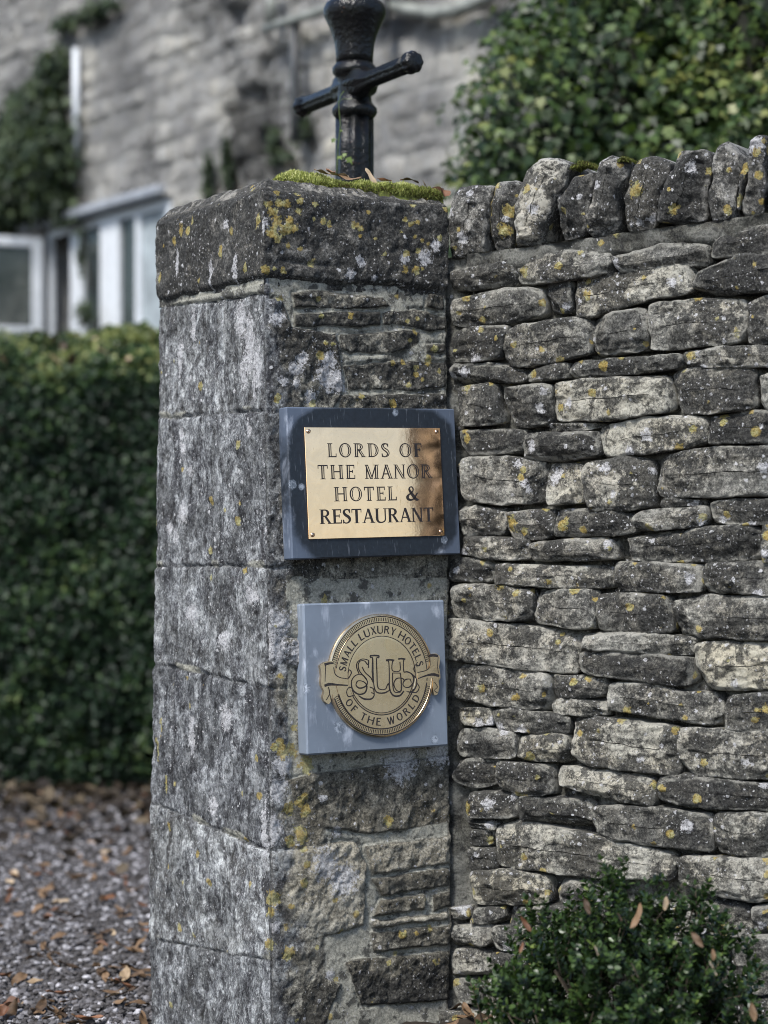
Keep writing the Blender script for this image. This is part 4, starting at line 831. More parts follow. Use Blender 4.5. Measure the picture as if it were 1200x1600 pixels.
# ================================================================ MOSS AND DEAD LEAVES ON THE CAP
def cap_pt(u, v, z): return np.array([*(C0 + FD * u + LD * v), z])
M['moss'] = leaf_mat('moss', [(0, (.07, .045, .02)), (.12, (.06, .065, .018)), (.4, (.17, .195, .05)), (.75, (.38, .39, .14)), (1, (.58, .56, .30))], .8, .3, .2)
def moss_patch(pts, nrm, size, seed): return leaf_cloud(pts, nrm, size, 'blade', seed, jitter=.9)
def mound_h(u, v):
    e = np.minimum(np.minimum(u - (.022 + .45 * v), PW - .002 - u) / .05, np.minimum(v - np.maximum(.040 - .10 * u, .008), .36 - v) / .05); e = np.clip(e, 0, 1)
    return (.023 + .005 * np.sin(u * 23) + .013 * perlin(np.stack([u * 22, v * 22, u * 0], 1))) * np.sqrt(e) + .014 * np.clip(1 - np.abs(u - .14) / .14, 0, 1) * e
gu, gv = np.meshgrid(np.linspace(.008, PW - .004, 90), np.linspace(.008, .37, 70)); gu, gv = gu.ravel(), gv.ravel(); edge = .016 + .010 * fbm(np.stack([gu * 25, gv * 0, gv * 0], 1), 3)
hm = mound_h(gu, gv); zt = 1.752; hm = np.where(hm > .0005, hm, -.02)
Vm = np.stack([*(C0[:, None] + FD[:, None] * gu + LD[:, None] * gv), zt + hm + .002 * fbm(np.stack([gu, gv, gu * 0], 1) * 90, 2)], 1)
ff = (np.arange(69)[:, None] * 90 + np.arange(89)); ff = np.stack([ff, ff + 1, ff + 91, ff + 90], -1).reshape(-1, 4)
ms = thing('moss_cushion', tuple(cap_pt(.2, .18, 1.75)), 'bright green moss cushion spread over the top of the pier cap', 'moss')
part('moss_bed', Vm, ff, M['moss'], ms, attrs=dict(rnd=np.clip(.25 + .5 * fbm(Vm * 60, 2), 0, 1)))
r = np.random.default_rng(5); nu = 42000; uu, vv2 = r.uniform(.010, PW - .006, nu), np.where(r.random(nu) < .35, r.uniform(.006, .03, nu), r.uniform(.012, .24, nu)); hh_ = mound_h(uu, vv2); ok = hh_ > .004; uu, vv2, hh_ = uu[ok], vv2[ok], hh_[ok]
pm = np.stack([*(C0[:, None] + FD[:, None] * uu + LD[:, None] * vv2), zt + hh_ * np.where((vv2 < .03) & (r.random(len(uu)) < .5), r.uniform(-.4, 1, len(uu)), 1) + r.uniform(-.002, .005, len(uu))], 1)
v_, f_, rn = leaf_cloud(pm, np.tile([.0, -.5, .35], (len(pm), 1)), r.uniform(.007, .015, len(pm)), 'blade', 6, spin=np.tile([0, -.25, 1.0], (len(pm), 1)), jitter=.8)
part('moss_shoots', v_, f_, M['moss'], ms, attrs=dict(rnd=np.clip(rn * .6 + np.repeat(.4 * sstep(.004, .03, hh_) + .35 * fbm(pm * 45, 2), 4), 0, 1)))
def dead_mat(name, a, b): 
    n = NT(name); f = n.noise(n.pos, 90, 5, .65); oi = n.new('ShaderNodeObjectInfo').outputs['Random']
    return n.done(n.mix(n.ss(n.math('ADD', n.math('MULTIPLY', f, .6), n.math('MULTIPLY', oi, .5)), .3, .8), a, b), .6, n.bump(f, .002, .6), spec=.3)
M['dead'] = dead_mat('dead brown leaf', (.045, .028, .016), (.16, .10, .055)); M['tan'] = dead_mat('dead tan leaf', (.20, .14, .08), (.36, .28, .19)); M['russet'] = dead_mat('russet leaf', (.08, .036, .018), (.18, .085, .045))
def dead_leaf_mesh(L, w, curl, fold, seed, mat):
    r = np.random.default_rng(seed); s_ = np.linspace(-.5, .5, 11); t_ = np.linspace(-1, 1, 5); v = []
    for a in s_:
        wd = w * (max(0, math.cos(a * math.pi)) ** .7) * (1 - .25 * a); ang = a * curl
        for b in t_: v.append((b * wd / 2, L * a * (math.sin(ang) / ang if abs(ang) > 1e-3 else 1), curl * .25 * L * (a * a) * 2 * .6 + fold * abs(b) * wd * .5 + .002 * math.sin(9 * a + 2 * b + seed)))
    i, j = np.meshgrid(np.arange(10), np.arange(4), indexing='ij'); q = (i * 5 + j).ravel(); f_ = np.stack([q, q + 1, q + 6, q + 5], -1)
    return mesh('dead_leaf', np.array(v), f_, mat)
LM = [dead_leaf_mesh(.055, .018, .9, .4, 1, M['dead']), dead_leaf_mesh(.050, .022, -.7, .3, 2, M['dead']), dead_leaf_mesh(.060, .016, 1.4, .7, 3, M['russet']), dead_leaf_mesh(.045, .020, .5, .2, 4, M['tan']), dead_leaf_mesh(.038, .024, 1.8, .9, 5, M['russet']), dead_leaf_mesh(.07, .022, .7, -.5, 6, M['dead'])]
def put_leaf(me, p, rot, sc, label, group, cat='leaf'):
    o = link('dead_leaf', me, None, tuple(p)); o.rotation_euler = rot; o.scale = (sc,) * 3; return tag(o, label, cat, group)
ML = dead_leaf_mesh(.042, .013, .3, .25, 9, M['tan'])
def on_cap(px, v): u = (( (px - CX) / F * (C0[1] + LD[1] * v) - C0[0] - LD[0] * v) / (FD[0] - (px - CX) / F * FD[1])); return u
for px, v, dz, rot, sc, me, lb in ((579, .12, .034, (R(62), R(-20), R(38)), 1.0, ML, 'tan pointed dead leaf standing upright in the moss beside the lamp post'),
        (503, .10, .028, (R(18), R(10), R(70)), .85, LM[3], 'pale tan triangular dead leaf lying on the left half of the moss'), (530, .13, .030, (R(10), R(12), R(95)), .8, dead_leaf_mesh(.05, .02, .4, .2, 12, M['tan']), 'pale buff dead leaf lying flat in front of the lamp post'),
        (545, .10, .030, (R(5), R(-15), R(100)), .75, LM[5], 'brown dead leaf folded over the moss crest below the lamp post'), (516, .15, .034, (R(20), 0, R(40)), .6, LM[2], 'small russet dead leaf left of the lamp post foot'), (600, .13, .026, (R(12), R(20), R(75)), .6, LM[2], 'dark russet dead leaf right of the upright tan one'),
        (640, .11, .024, (R(8), 0, R(95)), .8, LM[1], 'brown dead leaf lying flat on the right half of the moss'), (680, .09, .026, (R(20), R(30), R(80)), 1.1, LM[4], 'big curled russet dead leaf on the right end of the moss'), (693, .055, .024, (R(40), R(15), R(20)), .95, LM[4], 'curled russet dead leaf drooping over the right corner of the cap'), (664, .025, .010, (R(60), R(5), R(80)), .5, LM[3], 'small pale dead leaf caught on the front edge of the moss')):
    v = v * .35 + .025; uc_ = on_cap(px, v); put_leaf(me, cap_pt(uc_, v, zt + float(mound_h(np.array([uc_]), np.array([v]))[0]) + dz * .35 + .006), rot, sc, lb, 'dead leaves on the mossy cap')
# ivy shoot climbing the post
M['ivy'] = leaf_mat('ivy leaf', [(0, (.006, .013, .006)), (.45, (.028, .055, .016)), (.75, (.085, .13, .034)), (1, (.19, .20, .065))], .45, .25, .35)
M['creeper'] = leaf_mat('creeper leaf', [(0, (.012, .020, .012)), (.5, (.030, .046, .026)), (1, (.09, .12, .06))], .55, .2, .25)
M['shoot'] = leaf_mat('fresh shoot', [(0, (.09, .13, .03)), (1, (.16, .22, .06))], .5, .3)
sp_b = at(527, 262, 4.90); sp = thing('ivy_sprig', tuple(sp_b), 'thin green ivy shoot climbing the left side of the lamp post', 'plant')
MB().tube([at(x, y, 4.90) for x, y in ((526,275),(527,255),(528,235),(530,215),(532,195),(530,175),(529,160),(533,148),(538,142))], np.linspace(.0016, .0008, 9), 6).build('stem', M['shoot'], sp)
MB().tube([at(x, y, 4.89) for x, y in ((529,160),(536,154),(545,155),(550,154))], .0006, 5).build('tendril', M['shoot'], sp)
for (x, y, sz, nx) in ((521, 219, .016, -.4), (531, 246, .016, .2), (546, 250, .022, .3), (538, 242, .014, -.2), (533, 204, .008, .3)):
    v_, f_, rn = leaf_cloud(np.array([at(x, y, 4.885)]), np.array([[nx, -.8, .5]]), sz, 'ivy', int(x), jitter=.1); part('leaf', v_, f_, M['shoot'], sp, attrs=dict(rnd=rn))
# moss tufts on the coping
for (x, y, w, h, lb) in ((612, 516, 60, 14, 'dark moss tuft on the low slanting coping stone'), (744, 494, 26, 8, 'small moss tuft on top of the fifth coping stone from the pier')):
    s0, z0 = wsz(K2([(x, y)]))[0]; r = np.random.default_rng(int(x)); n_ = 1500; a = r.uniform(-1, 1, n_); b = r.uniform(0, 1, n_); hh2 = np.sqrt(np.clip(1 - a * a, 0, 1))
    pts = np.array([*(WO + WD * s0), z0 - .006]) + np.outer(a * w * .5 * 4.2 / F * .6, WD3) - np.outer(b * .05, WN3) + np.outer(hh2 * r.uniform(.3, 1, n_) * h * 4.2 / F * .8, UP)
    v_, f_, rn = leaf_cloud(pts, np.tile([0, -.6, .4], (n_, 1)), .009, 'blade', 3, spin=np.tile([0, -.2, 1.0], (n_, 1)), jitter=.8); solo('moss_tuft', v_, f_, M['moss'], tuple(pts.mean(0)), lb, 'moss', 'moss tufts on the coping', attrs=dict(rnd=rn * .4))

# ================================================================ GROUND
n = NT('gravel ground'); d, cc = n.vor(n.pos, 60); f = n.noise(n.pos, 3, 5); g = n.noise(n.pos, 150, 4)
M['gravel_g'] = n.done(n.mix(n.ss(f, .45, .7), n.mix(n.sep(cc)[0], (.04, .037, .035), (.12, .115, .115)), (.035, .028, .022)), .9, n.bump(d, .01, .8), spec=.3)
gx = np.concatenate([[-900, -200, -40, -12], np.linspace(-6, 4, 60), [12, 40, 200, 900]]); gy = np.concatenate([[-900, -200, -40, -8], np.linspace(0, 14, 80), [30, 80, 300, 1500]])
XX, YY = np.meshgrid(gx, gy); q = np.column_stack([XX.ravel(), YY.ravel(), XX.ravel() * 0]); near = (np.abs(q[:, 0]) < 8) & (q[:, 1] > -1) & (q[:, 1] < 15)
q[:, 2] = near * .012 * fbm(q * 1.5, 2); nx_ = len(gx); f_ = (np.arange(len(gy) - 1)[:, None] * nx_ + np.arange(nx_ - 1)); f_ = np.stack([f_, f_ + 1, f_ + nx_ + 1, f_ + nx_], -1).reshape(-1, 4)
solo('ground', q, f_, M['gravel_g'], (0, 0, 0), kind='structure')
# loose gravel of the drive
n = NT('loose gravel'); rr_ = n.attr('rnd'); M['gravel'] = n.done(n.mix(n.ss(n.noise(n.pos, 220, 4), .35, .65, 0, .5), n.ramp(rr_, [(0, (.02, .019, .019)), (.45, (.045, .043, .045)), (.8, (.14, .138, .148)), (1, (.46, .455, .48))]), (.10, .09, .085)), .85, spec=.3)
r = np.random.default_rng(21); n_ = 36000; gy_ = 3.6 + 5.3 * r.random(n_) ** 1.15; gx_ = -(.095 + .13 * r.random(n_)) * gy_ - r.normal(0, .05, n_) * 1.0
far = r.random(n_) < .25; gx_ = np.where(far, r.uniform(-2.6, -.2, n_), gx_)
loc_ = np.stack([gx_ - pier_c[0], gy_ - pier_c[1]], 1); inp = (np.abs(loc_ @ FD) < PW / 2 + .03) & (np.abs(loc_ @ LD) < PL / 2 + .03); gx_, gy_ = gx_[~inp], gy_[~inp]; n_ = len(gx_)
ph = (1 + 5 ** .5) / 2; ico = np.array([(-1,ph,0),(1,ph,0),(-1,-ph,0),(1,-ph,0),(0,-1,ph),(0,1,ph),(0,-1,-ph),(0,1,-ph),(ph,0,-1),(ph,0,1),(-ph,0,-1),(-ph,0,1)]) / math.hypot(1, ph)
icf = np.array([(0,11,5),(0,5,1),(0,1,7),(0,7,10),(0,10,11),(1,5,9),(5,11,4),(11,10,2),(10,7,6),(7,1,8),(3,9,4),(3,4,2),(3,2,6),(3,6,8),(3,8,9),(4,9,5),(2,4,11),(6,2,10),(8,6,7),(9,8,1)])
sz_ = .0032 + .0075 * r.random(n_) ** 1.6; ax3 = r.uniform(.6, 1.3, (n_, 3)); ax3[:, 2] *= .7; ang = r.uniform(0, 6.28, n_); base = ico[None] * r.uniform(.75, 1.2, (n_, 12, 1)) * ax3[:, None] * sz_[:, None, None]
ca, sa = np.cos(ang)[:, None], np.sin(ang)[:, None]; bx = base[..., 0] * ca - base[..., 1] * sa; by = base[..., 0] * sa + base[..., 1] * ca
gp = np.stack([bx + gx_[:, None], by + gy_[:, None], base[..., 2] + (sz_ * .55 * r.uniform(.5, 1.6, n_) + .004)[:, None]], -1).reshape(-1, 3)
solo('gravel', gp, (np.arange(n_)[:, None, None] * 12 + icf[None]).reshape(-1, 3), M['gravel'], (0, 0, 0), kind='stuff', smooth=False, attrs=dict(rnd=np.repeat(r.random(n_), 12)), label='loose pale gravel of the drive between pier and hedge')
# soil bed along the wall
n = NT('bed soil'); f = n.noise(n.pos, 40, 6, .7); M['soil'] = n.done(n.mix(f, (.012, .010, .008), (.055, .044, .034)), .95, n.bump(f, .02, .9), spec=.2)
bs, bt = np.meshgrid(np.linspace(-.16, 1.3, 110), np.linspace(-.03, 1.1, 80)); bs, bt = bs.ravel(), bt.ravel(); bp3 = np.array([*WO, 0]) + np.outer(bs, WD3) + np.outer(bt, WN3)
bp3[:, 2] = .07 * sstep(1.1, .75, bt) * sstep(-.16, -.04, bs) * sstep(1.3, 1.0, bs) + .014 * fbm(bp3 * 14, 3) * sstep(1.1, .9, bt) - .004
f_ = (np.arange(79)[:, None] * 110 + np.arange(109)); solo('planting_bed', bp3, np.stack([f_, f_ + 1, f_ + 111, f_ + 110], -1).reshape(-1, 4), M['soil'], (0, 0, 0), kind='structure')
def bed_pt(px, py, z=.07): Y = F * (EYE - z) / (py - HY); return at(px, py, Y)
a, f_, t_ = stone(wsz([(545,1588),(600,1572),(678,1574),(690,1600),(640,1625),(550,1622)]), .12, 901, Rr=.012); cst = a.mean(0); a = a + (FN3 * .06 + np.array([0.02, 0, 0]))
solo('fallen_stone', a, f_, M['wall'], tuple(a.mean(0) - [0, 0, .03]), 'loose grey rubble stone lying at the foot of the pier front', 'stone', attrs=t_)
# dead leaves on gravel and bed
r = np.random.default_rng(33); k = 0
while k < 210:
    py = 1240 + 380 * r.random() ** 1.3; px = r.uniform(-30, 236); p = bed_pt(px, py, .012)
    if abs((p[:2] - pier_c) @ FD) < PW / 2 + .03 and abs((p[:2] - pier_c) @ LD) < PL / 2 + .03: continue
    me = LM[r.choice(6, p=[.3, .25, .15, .1, .05, .15])]; put_leaf(me, p + [0, 0, .008], (r.normal(0, .35), r.normal(0, .35), r.uniform(0, 6.28)), r.uniform(.7, 1.25), 'dead brown leaf lying on the gravel drive left of the pier', 'fallen leaves on the gravel'); k += 1
for k in range(22):
    p = bed_pt(r.uniform(690, 775), r.uniform(1570, 1640), .075); put_leaf(LM[r.choice([0, 1, 2, 5])], p + [0, 0, .012], (r.normal(0, .4), r.normal(0, .4), r.uniform(0, 6.28)), r.uniform(.7, 1.1), 'dead brown leaf on the dark soil between pier foot and box bush', 'fallen leaves on the soil bed')
n_ = 1500; ly = 8.65 - np.abs(r.normal(0, .75, n_)) ; lx = r.uniform(-3.0, -.3, n_); lc = np.stack([lx, ly, .015 + .03 * r.random(n_)], 1)
M['litter'] = leaf_mat('leaf litter', [(0, (.014, .010, .008)), (.6, (.030, .022, .015)), (1, (.13, .10, .065))], .7, .1, .3)  # browns kept extra dark: the shade at the hedge foot is in the colour
v_, f_, rn = leaf_cloud(lc, np.tile([0, 0, 1.0], (n_, 1)), r.uniform(.04, .07, n_), 'oval', 8, jitter=.5); solo('leaf_litter', v_, f_, M['litter'], (0, 0, 0), kind='stuff', attrs=dict(rnd=rn), label='brown leaf litter drifted along the hedge foot')

# ================================================================ BOX BUSH
bc_ = np.array([.425, 3.74, .05]); r = np.random.default_rng(44)
M['box'] = leaf_mat('box leaf', [(0, (.006, .013, .006)), (.4, (.019, .038, .012)), (.7, (.052, .090, .024)), (.9, (.13, .17, .04)), (1, (.26, .29, .08))], .36, .2, .4)
bush = thing('box_bush', tuple(bc_), 'round dark green box bush in front of the dry stone wall', 'bush')
tips, dirs = dome_points(1800, bc_ + [0, 0, .02], (.262, .24, .375), 4, .10, 3.2, -.25, (.70, 1.04)); cl, cn, cs, csp, twig = [], [], [], [], MB()
for k, (tp, d) in enumerate(zip(tips, dirs)):
    ax = d * .6 + np.array([0, 0, .55]) + r.normal(0, .35, 3); ax /= np.linalg.norm(ax); Ls = r.uniform(.03, .06) * (1.5 if r.random() < .05 else 1)
    s1 = np.cross(ax, [.3, .5, .8]); s1 /= np.linalg.norm(s1); s2_ = np.cross(ax, s1); m_ = 6
    if k % 3 == 0: twig.tube([tp - ax * Ls * 1.4, tp - ax * Ls * .5, tp + ax * Ls * .3], [.0012, .001, .0007], 4)
    for i in range(m_):
        b0 = tp + ax * Ls * (i / m_ - .6); sd_ = s1 if i % 2 else s2_
        for sg in (1, -1):
            o_ = sd_ * sg * .6 + ax * .75; o_ /= np.linalg.norm(o_); cl.append(b0 + o_ * .0085); cn.append(np.cross(np.cross(o_, ax), o_) * 1.0 + ax * .4); cs.append(r.uniform(.015, .022) * (1 - .35 * i / m_)); csp.append(o_)
    cl.append(tp + ax * Ls * .45); cn.append(s1 + ax * .2); cs.append(.011); csp.append(ax)
cl, cn, cs, csp = map(np.array, (cl, cn, cs, csp)); cn = cn / (np.linalg.norm(cn, axis=1)[:, None] + 1e-9)
v_, f_, rn = leaf_cloud(cl, cn, cs, 'oval', 5, spin=csp * 3, jitter=.25)
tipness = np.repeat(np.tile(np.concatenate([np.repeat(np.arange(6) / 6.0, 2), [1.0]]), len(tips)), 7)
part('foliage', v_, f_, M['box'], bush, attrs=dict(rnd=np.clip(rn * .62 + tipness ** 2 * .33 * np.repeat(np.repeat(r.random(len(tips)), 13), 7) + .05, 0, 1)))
twig.build('twigs', M['twig'], bush)['kind'] = 'stuff'
mbk = MB()
for k in range(7):
    e = bc_ + np.array([r.uniform(-.17, .17), r.uniform(-.15, .15), r.uniform(.15, .3)]); mbk.tube([bc_ + [r.uniform(-.03, .03), r.uniform(-.03, .03), -.02], (bc_ + e) / 2 + [0, 0, .03], e], [.009, .006, .003], 7)
mbk.build('stem', M['twig'], bush)
for px, py, Y, rot, sc, me, lb in ((725*.4333+680, 390*.4333+1250, 3.56, (R(70), R(10), R(-55)), .95, LM[5], 'large brown curled dead leaf caught on top of the box bush'), (830*.4333+680, 345*.4333+1250, 3.58, (R(80), R(15), R(20)), .75, LM[3], 'pale tan dead leaf standing upright on top of the box bush'), (548*.4333+680, 355*.4333+1250, 3.56, (R(75), R(-20), R(-10)), .8, LM[0], 'russet brown dead leaf upright on the left crown of the box bush'),
        (945*.4333+680, 475*.4333+1250, 3.52, (R(70), R(-40), R(-10)), .9, LM[0], 'slender brown dead leaf slanting on the right side of the box bush'), (1000*.4333+680, 580*.4333+1250, 3.48, (R(60), R(10), R(70)), .8, LM[3], 'pale curled dead leaf low on the right side of the box bush'), (1002*.4333+680, 530*.4333+1250, 3.50, (R(80), 0, R(10)), .55, LM[1], 'small tan dead leaf above the pale curled one on the box bush'),
        (665*.4333+680, 395*.4333+1250, 3.55, (R(50), R(20), R(50)), .5, LM[1], 'small brown dead leaf left of the large curled one on the box bush'), (310*.4333+680, 505*.4333+1250, 3.53, (R(70), R(20), R(0)), .5, LM[2], 'small dark dead leaf on the left flank of the box bush'), (325*.4333+680, 420*.4333+1250, 3.62, (R(70), R(-30), R(20)), .8, LM[2], 'dark russet dead leaf at the upper left edge of the box bush'), (1145*.4333+680, 735*.4333+1250, 3.50, (R(80), R(-10), R(0)), .9, LM[0], 'long brown dead leaf hanging at the lower right of the box bush'), (580*.4333+680, 515*.4333+1250, 3.47, (R(60), R(20), R(60)), .55, LM[3], 'small pale dead leaf in the middle of the box bush')):
    put_leaf(me, at(px, py + 12, Y + .02), rot, sc * .72, lb, 'dead leaves on the box bush')

# ================================================================ HEDGE
M['hedge'] = leaf_mat('hedge leaf', [(0, (.006, .014, .008)), (.5, (.015, .034, .015)), (.8, (.06, .10, .034)), (1, (.26, .28, .11))], .5, .2, .25)
M['hedge_core'] = simple_mat('dark foliage core', (.012, .014, .009), .95, 0, .5, 40)  # near-black, puts the shade between leaves into the colour
HX0, HX1, HF, HB = -4.6, -.25, 8.55, 9.8
hedge = thing('clipped_hedge', ((HX0 + HX1) / 2, (HF + HB) / 2, 0), 'tall clipped dark green hedge behind the gravel drive, left of the pier', 'hedge')
def hedge_pt(s_, x):
    """section: s in 0..1 up the front, 1..2 over the top"""
    a = np.clip(s_, 0, 1); b = np.clip(s_ - 1, 0, 1)
    zf = .03 + a * 1.67; y = HF + .10 * a ** 2 - .05 * np.sin(a * 3.1) ; y = y + b * (HB - HF - .2); z = zf + .23 * np.sin(np.clip(b * 1.9, 0, 1.57)) 
    return np.stack([x, y, z], 1)
r = np.random.default_rng(55)
def hedge_leaves(n_, x0, x1, seed):
    r = np.random.default_rng(seed); x = r.uniform(x0, x1, n_); s_ = np.where(r.random(n_) < .68, r.uniform(-.02, 1, n_), r.uniform(1, 1.9, n_)); p = hedge_pt(s_, x)
    nr_ = np.where((s_ < 1)[:, None], [0, -1.0, .25], [0, -.45, 1.0]); lump = .09 * fbm(p * 3.2, 3) + .03 * fbm(p * 11, 2); p = p + nr_ * (lump - r.random(n_) ** 2 * .10)[:, None]
    return p, nr_, s_
p1, n1, s1 = hedge_leaves(42000, -1.95, -.35, 1); p2, n2, s2_ = hedge_leaves(26000, HX0, -1.9, 2); p1, n1, s1 = np.concatenate([p1, p2]), np.concatenate([n1, n2]), np.concatenate([s1, s2_])
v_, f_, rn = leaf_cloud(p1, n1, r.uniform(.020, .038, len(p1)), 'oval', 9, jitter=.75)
part('foliage', v_, f_, M['hedge'], hedge, attrs=dict(rnd=np.clip(rn * .75 + np.repeat(.35 * fbm(p1 * 4, 2) + .36 * sstep(.92, 1.08, s1) * (1 + .8 * fbm(p1 * 7, 2)) - .06, 7), 0, 1)))  # leaves over the top coloured paler to paint in skylight
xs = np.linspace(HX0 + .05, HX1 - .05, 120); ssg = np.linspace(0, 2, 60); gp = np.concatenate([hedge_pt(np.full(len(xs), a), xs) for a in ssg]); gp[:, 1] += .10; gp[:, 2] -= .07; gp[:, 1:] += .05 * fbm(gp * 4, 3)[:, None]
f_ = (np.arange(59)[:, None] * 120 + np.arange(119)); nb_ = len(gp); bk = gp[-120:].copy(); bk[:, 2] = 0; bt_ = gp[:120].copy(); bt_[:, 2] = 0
part('dark_core', np.concatenate([gp, bk, bt_]), [np.concatenate([np.stack([f_, f_ + 1, f_ + 121, f_ + 120], -1).reshape(-1, 4), np.stack([nb_ - 120 + np.arange(119), nb_ - 119 + np.arange(119), nb_ + 1 + np.arange(119), nb_ + np.arange(119)], -1), np.stack([nb_ + 120 + np.arange(119), nb_ + 121 + np.arange(119), np.arange(1, 120), np.arange(119)], -1)])], M['hedge_core'], hedge)  # solid dark sheet painting the shade in the hedge's gaps
mb = MB()
for x in np.arange(HX0 + .2, HX1 - .1, .33): mb = MB(); mb.tube([(x, HF + .35, -.03), (x + .03, HF + .33, .2), (x, HF + .38, .5)], [.022, .018, .012], 7); mb.build('stem', M['twig'], hedge)
for k in range(14):
    b_ = r.uniform(1.0, 1.35); x = r.uniform(-1.62, -.75); p = hedge_pt(np.array([b_]), np.array([x]))[0]
    put_leaf(LM[3 if k % 2 else 1], p + [0, -.03, .05], (r.normal(.5, .3), r.normal(0, .3), r.uniform(0, 6.28)), r.uniform(.9, 1.5), 'tan dead leaf resting on top of the clipped hedge', 'dead leaves on the hedge')

# ================================================================ COTTAGE
HD = np.array([.553, -.833]); HN = np.array([-.833, -.553]); HO = np.array([(170 - CX) / F * 12.5, 12.5])
HD3, HN3 = np.array([*HD, 0]), np.array([*HN, 0])
def hsz(px, py): return on_plane(px, py, HO, HD)
def hpt(s_, z, d=0.0): return np.array([*(HO + HD * s_ + HN * d), z])
house = thing('cottage', (*(HO + HD * 2 - HN * 1), 0), 'pale stone cottage with white casement windows, out of focus behind the hedge', 'house')
HS0, HS1, HZ1 = -3.4, 7.5, 5.2
step = .024; gs, gz = np.arange(HS0, HS1, step), np.arange(0, HZ1, step); S_, Z_ = np.meshgrid(gs, gz); s_, z_ = S_.ravel(), Z_.ravel()
r = np.random.default_rng(66); zb = [0]
while zb[-1] < HZ1: zb.append(zb[-1] + r.uniform(.06, .14))
zb = np.array(zb); q = np.column_stack([s_, z_, s_ * 0]); zw = z_ + .035 * fbm(q * 2.6, 4); row = np.clip(np.searchsorted(zb, zw) - 1, 0, len(zb) - 2)
dz = np.minimum(zw - zb[row], zb[row + 1] - zw); ds_ = np.zeros(len(s_)); sid = np.zeros(len(s_))
for k in range(len(zb) - 1):
    sb = [HS0 - .3]
    while sb[-1] < HS1 + .4: sb.append(sb[-1] + r.uniform(.10, .36))
    sb = np.array(sb); m_ = row == k; sw = s_[m_] + .012 * fbm(q[m_] * 4 + 9, 2); c_ = np.clip(np.searchsorted(sb, sw) - 1, 0, len(sb) - 2); ds_[m_] = np.minimum(sw - sb[c_], sb[c_ + 1] - sw); sid[m_] = r.random(len(sb))[c_]
ed = np.minimum(dz, ds_); ins = sstep(.003, .022, ed); dd = ins * (.010 + .024 * (sid - .3)) + .018 * fbm(q * 9, 3)
# a rough projecting strip of broken stones beside the pipe
sA, sB = hsz(352, 120)[0], hsz(442, 120)[0]; brk = sstep(sA - .05, sA + .1, s_) * sstep(sB + .05, sB - .05, s_) * sstep(2.3, 2.8, z_); dd += brk * (.05 * (sid > .62) + .05 * fbm(q * 5, 3))
wx0, wx1 = hsz(72, 400)[0], hsz(268, 400)[0]; wz1, wz0 = hsz(170, 333)[1], hsz(170, 545)[1]
HV = np.array([*HO, 0]) + np.outer(s_, HD3) + np.outer(z_, UP) + np.outer(dd, HN3)
ns, nz_ = len(gs), len(gz); f = (np.arange(nz_ - 1)[:, None] * ns + np.arange(ns - 1)); cs_, cz_ = S_[:-1, :-1] + step / 2, Z_[:-1, :-1] + step / 2
keep = ~((cs_ > wx0) & (cs_ < wx1) & (cz_ > wz0) & (cz_ < wz1)); f = f[keep]; hf = np.stack([f, f + 1, f + ns + 1, f + ns], -1)
drk = .30 * brk + .5 * sstep(.0, .5, fbm(q * 1.3, 4)) - .15 + .6 * sstep(4.05, 4.5, z_) * sstep(2.2, 3.0, s_)  # last term paints a shadow onto the wall above the pipes
part('wall', HV, hf, M['house'], house, attrs=dict(rnd=np.clip(sid * .3 + .35 + .35 * fbm(q * 1.8, 3), 0, 1), mort=np.clip((1 - ins) * .6 + .3 * fbm(q * 2.2 + 5, 3), 0, 1), yel=s_ * 0, wht=s_ * 0, drk=drk))
mb = MB(); mb.box(hpt(0, 0), HD3, UP, HN3, HS0, wx0, 0, HZ1, -.5, -.06); mb.box(hpt(0, 0), HD3, UP, HN3, wx1, HS1, 0, HZ1, -.5, -.06); mb.box(hpt(0, 0), HD3, UP, HN3, wx0, wx1, 0, wz0, -.5, -.06); mb.box(hpt(0, 0), HD3, UP, HN3, wx0, wx1, wz1, HZ1, -.5, -.06)
z0_ = np.zeros(mb.n); mb.build('wall_core', M['house'], house, smooth=False, attrs=dict(rnd=z0_ + .5, mort=z0_, yel=z0_, wht=z0_, drk=z0_))
MB().box(hpt(0, 0), HD3, UP, HN3, HS0, HS1, 0, HZ1, -1.6, -1.5).build('inner_wall', M['dark_in'], house, smooth=False)
# drip moulding over the window
hz = lambda px, py: hsz(px, py)[1]
hs = lambda px: hsz(px, 400)[0]
MB().box(hpt(0, 0), HD3, UP, HN3, hs(40), hs(262), hz(170, 331), hz(170, 315), -.02, .07, .015).build('drip_moulding', M['lead'], house, smooth=False)
def lights_window(name, edges, z0, z1, fills):
    w = MB(); 
    for x0, x1 in edges: w.box(hpt(0, 0), HD3, UP, HN3, hs(x0), hs(x1), z0, z1, -.05, -.015, .004)
    w.box(hpt(0, 0), HD3, UP, HN3, hs(edges[0][1]), hs(edges[-1][0]), z1 - .05, z1 - .004, -.05, -.018); w.box(hpt(0, 0), HD3, UP, HN3, hs(edges[0][1]), hs(edges[-1][0]), z0 + .004, z0 + .06, -.05, .02)
    win = w.build(name, M['white_paint'], house, smooth=False)
    for (x0, x1), mt in fills: MB().box(hpt(0, 0), HD3, UP, HN3, hs(x0), hs(x1), z0 + .06, z1 - .05, -.045, -.04).build('pane' if mt == 'glass' else 'curtain', M[mt], win, smooth=False)
    return win
lights_window('window', [(70, 76), (106, 124), (152, 181), (207, 213), (254, 268)], wz0, wz1, [((124, 152), 'glass'), ((181, 207), 'glass'), ((213, 254), 'curtain')])
